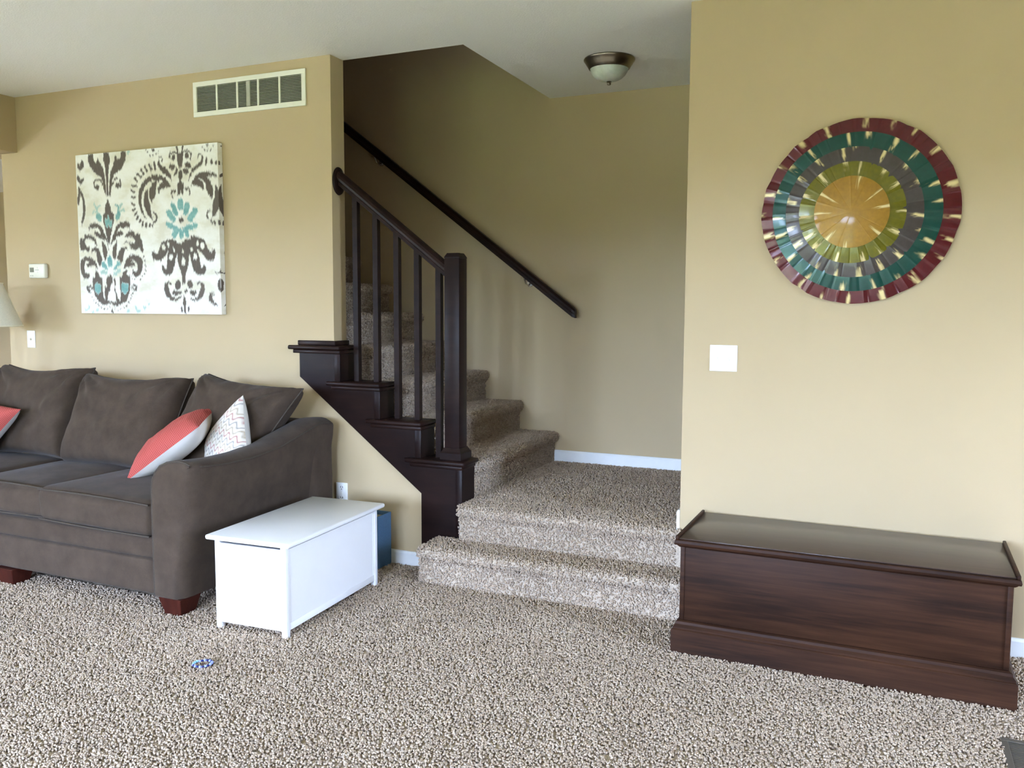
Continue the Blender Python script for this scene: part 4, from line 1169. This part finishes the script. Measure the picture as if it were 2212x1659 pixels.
# ------------------------------------------------------------------ flush ceiling light
cl = thing('ceiling_light', 'flush dome ceiling light with brushed nickel rim over the landing', 'ceiling light', (1.360, .66, 2.605))
c0 = (1.360, .66, 0)
lathe('rim', [(0, ZC - .0005), (.137, ZC - .0005), (.140, ZC - .006), (.138, ZC - .012), (.133, ZC - .016), (.128, ZC - .026), (.118, ZC - .040), (.112, ZC - .052), (.106, ZC - .056), (.100, ZC - .050), (0, ZC - .048)], c0, 'nickel', cl, n=56)
lathe('glass_dome', [(.104, ZC - .054), (.100, ZC - .066), (.090, ZC - .084), (.074, ZC - .100), (.052, ZC - .112), (.026, ZC - .119), (0, ZC - .121)], c0, 'alabaster', cl, n=48)
lathe('finial', [(0, ZC - .119), (.012, ZC - .119), (.015, ZC - .123), (.009, ZC - .127), (.012, ZC - .132), (.009, ZC - .138), (0, ZC - .141)], c0, 'nickel', cl, n=20)

# ------------------------------------------------------------------ floor lamp at the left end of the sofa
lp_ = thing('floor_lamp', 'floor lamp with cream cone shade in the corner left of the sofa', 'lamp', (-2.462, -.28, FZ))
lc = (-2.462, -.28, 0)
lathe('base', [(0, FZ + .0005), (.13, FZ + .0005), (.132, FZ + .012), (.11, FZ + .022), (.03, FZ + .032), (.016, FZ + .05), (0, FZ + .05)], lc, 'bronze', lp_, n=36)
lathe('pole', [(0, FZ + .045), (.011, FZ + .045), (.011, 1.36), (.016, 1.365), (.016, 1.40), (0, 1.405)], lc, 'bronze', lp_, n=16)
bm = bmesh.new(); n = 48
prof = [(.200, 1.262), (.098, 1.528), (.0965, 1.528), (.1985, 1.262)]
rings = [[bm.verts.new((lc[0] + r * math.cos(2 * math.pi * i / n), lc[1] + r * math.sin(2 * math.pi * i / n), z)) for i in range(n)] for r, z in prof]
for k in range(4):
    A, B = rings[k], rings[(k + 1) % 4]
    for i in range(n): bm.faces.new((A[i], A[(i + 1) % n], B[(i + 1) % n], B[i]))
sh = bm_obj('lamp_shade', bm, 'shade', lp_, smooth=True, autosm=40)
for r, z in ((.201, 1.258), (.098, 1.529)):
    tube('shade_trim', [(lc[0] + r * math.cos(2 * math.pi * i / n), lc[1] + r * math.sin(2 * math.pi * i / n), z) for i in range(n)], .0045, 'shade_trim', sh, n=6, closed=True)
for a in (0, 2.094, 4.189): tube('shade_spoke', [(lc[0], lc[1], 1.40), (lc[0] + .097 * math.cos(a), lc[1] + .097 * math.sin(a), 1.52)], .002, 'bronze', sh, n=5)

# ------------------------------------------------------------------ floor register and bracelet
fr_ = thing('floor_register', 'dark brown slatted floor register sunk in the carpet before the chest', 'floor vent', (3.27, -.98, FZ))
bm = bmesh.new(); x0, x1, y0, y1 = 3.199, 3.343, -1.122, -.836
for lo, hi in (((x0, y0), (x1, y0 + .022)), ((x0, y1 - .022), (x1, y1)), ((x0, y0 + .022), (x0 + .022, y1 - .022)), ((x1 - .022, y0 + .022), (x1, y1 - .022))):
    add_box(bm, (lo[0], lo[1], FZ + .0005), (hi[0], hi[1], FZ + .009), bev=.002, seg=1)
bm_obj('frame', bm, 'register', fr_)
box('duct_back', (x0 + .022, y0 + .022, FZ + .0004), (x1 - .022, y1 - .022, FZ + .0015), 'void', fr_)
k = 0; y = y0 + .026
sm = None
while y < y1 - .028:
    if sm is None:
        sm = box('slat', (x0 + .022, y, FZ + .003), (x1 - .022, y + .006, FZ + .0075), 'register', fr_); ybase = y
    else:
        c_ = sm.copy(); COL.objects.link(c_); c_.parent = fr_; c_.location = (0, y - ybase, 0)
    y += .0112
br = thing('bead_bracelet', 'small blue and navy bead bracelet lying on the carpet before the sofa', 'bracelet', (.421, -1.487, 0.0))
rng = np.random.default_rng(5); NB = 20
for k in range(NB):
    a = 2 * math.pi * k / NB + .15; rr = .033 + .002 * math.sin(2 * a)
    m = 'bead_aqua' if 2.7 < a < 3.8 else ('bead_light' if (k % 2 == 0 or a < .5 or a > 6.2) else 'bead_dark')
    bm = bmesh.new(); bmesh.ops.create_icosphere(bm, subdivisions=2, radius=.0054 if m != 'bead_dark' else .0050)
    bmesh.ops.translate(bm, verts=bm.verts, vec=(.421 + rr * math.cos(a), -1.487 + rr * math.sin(a), .0095 + rng.uniform(-.001, .001)))
    bm_obj('bead', bm, m, br, smooth=True, autosm=None)
tube('cord', [(.421 + .033 * math.cos(2 * math.pi * k / 24), -1.487 + .033 * math.sin(2 * math.pi * k / 24), .0095) for k in range(24)], .0012, 'bead_light', br, n=5, closed=True)
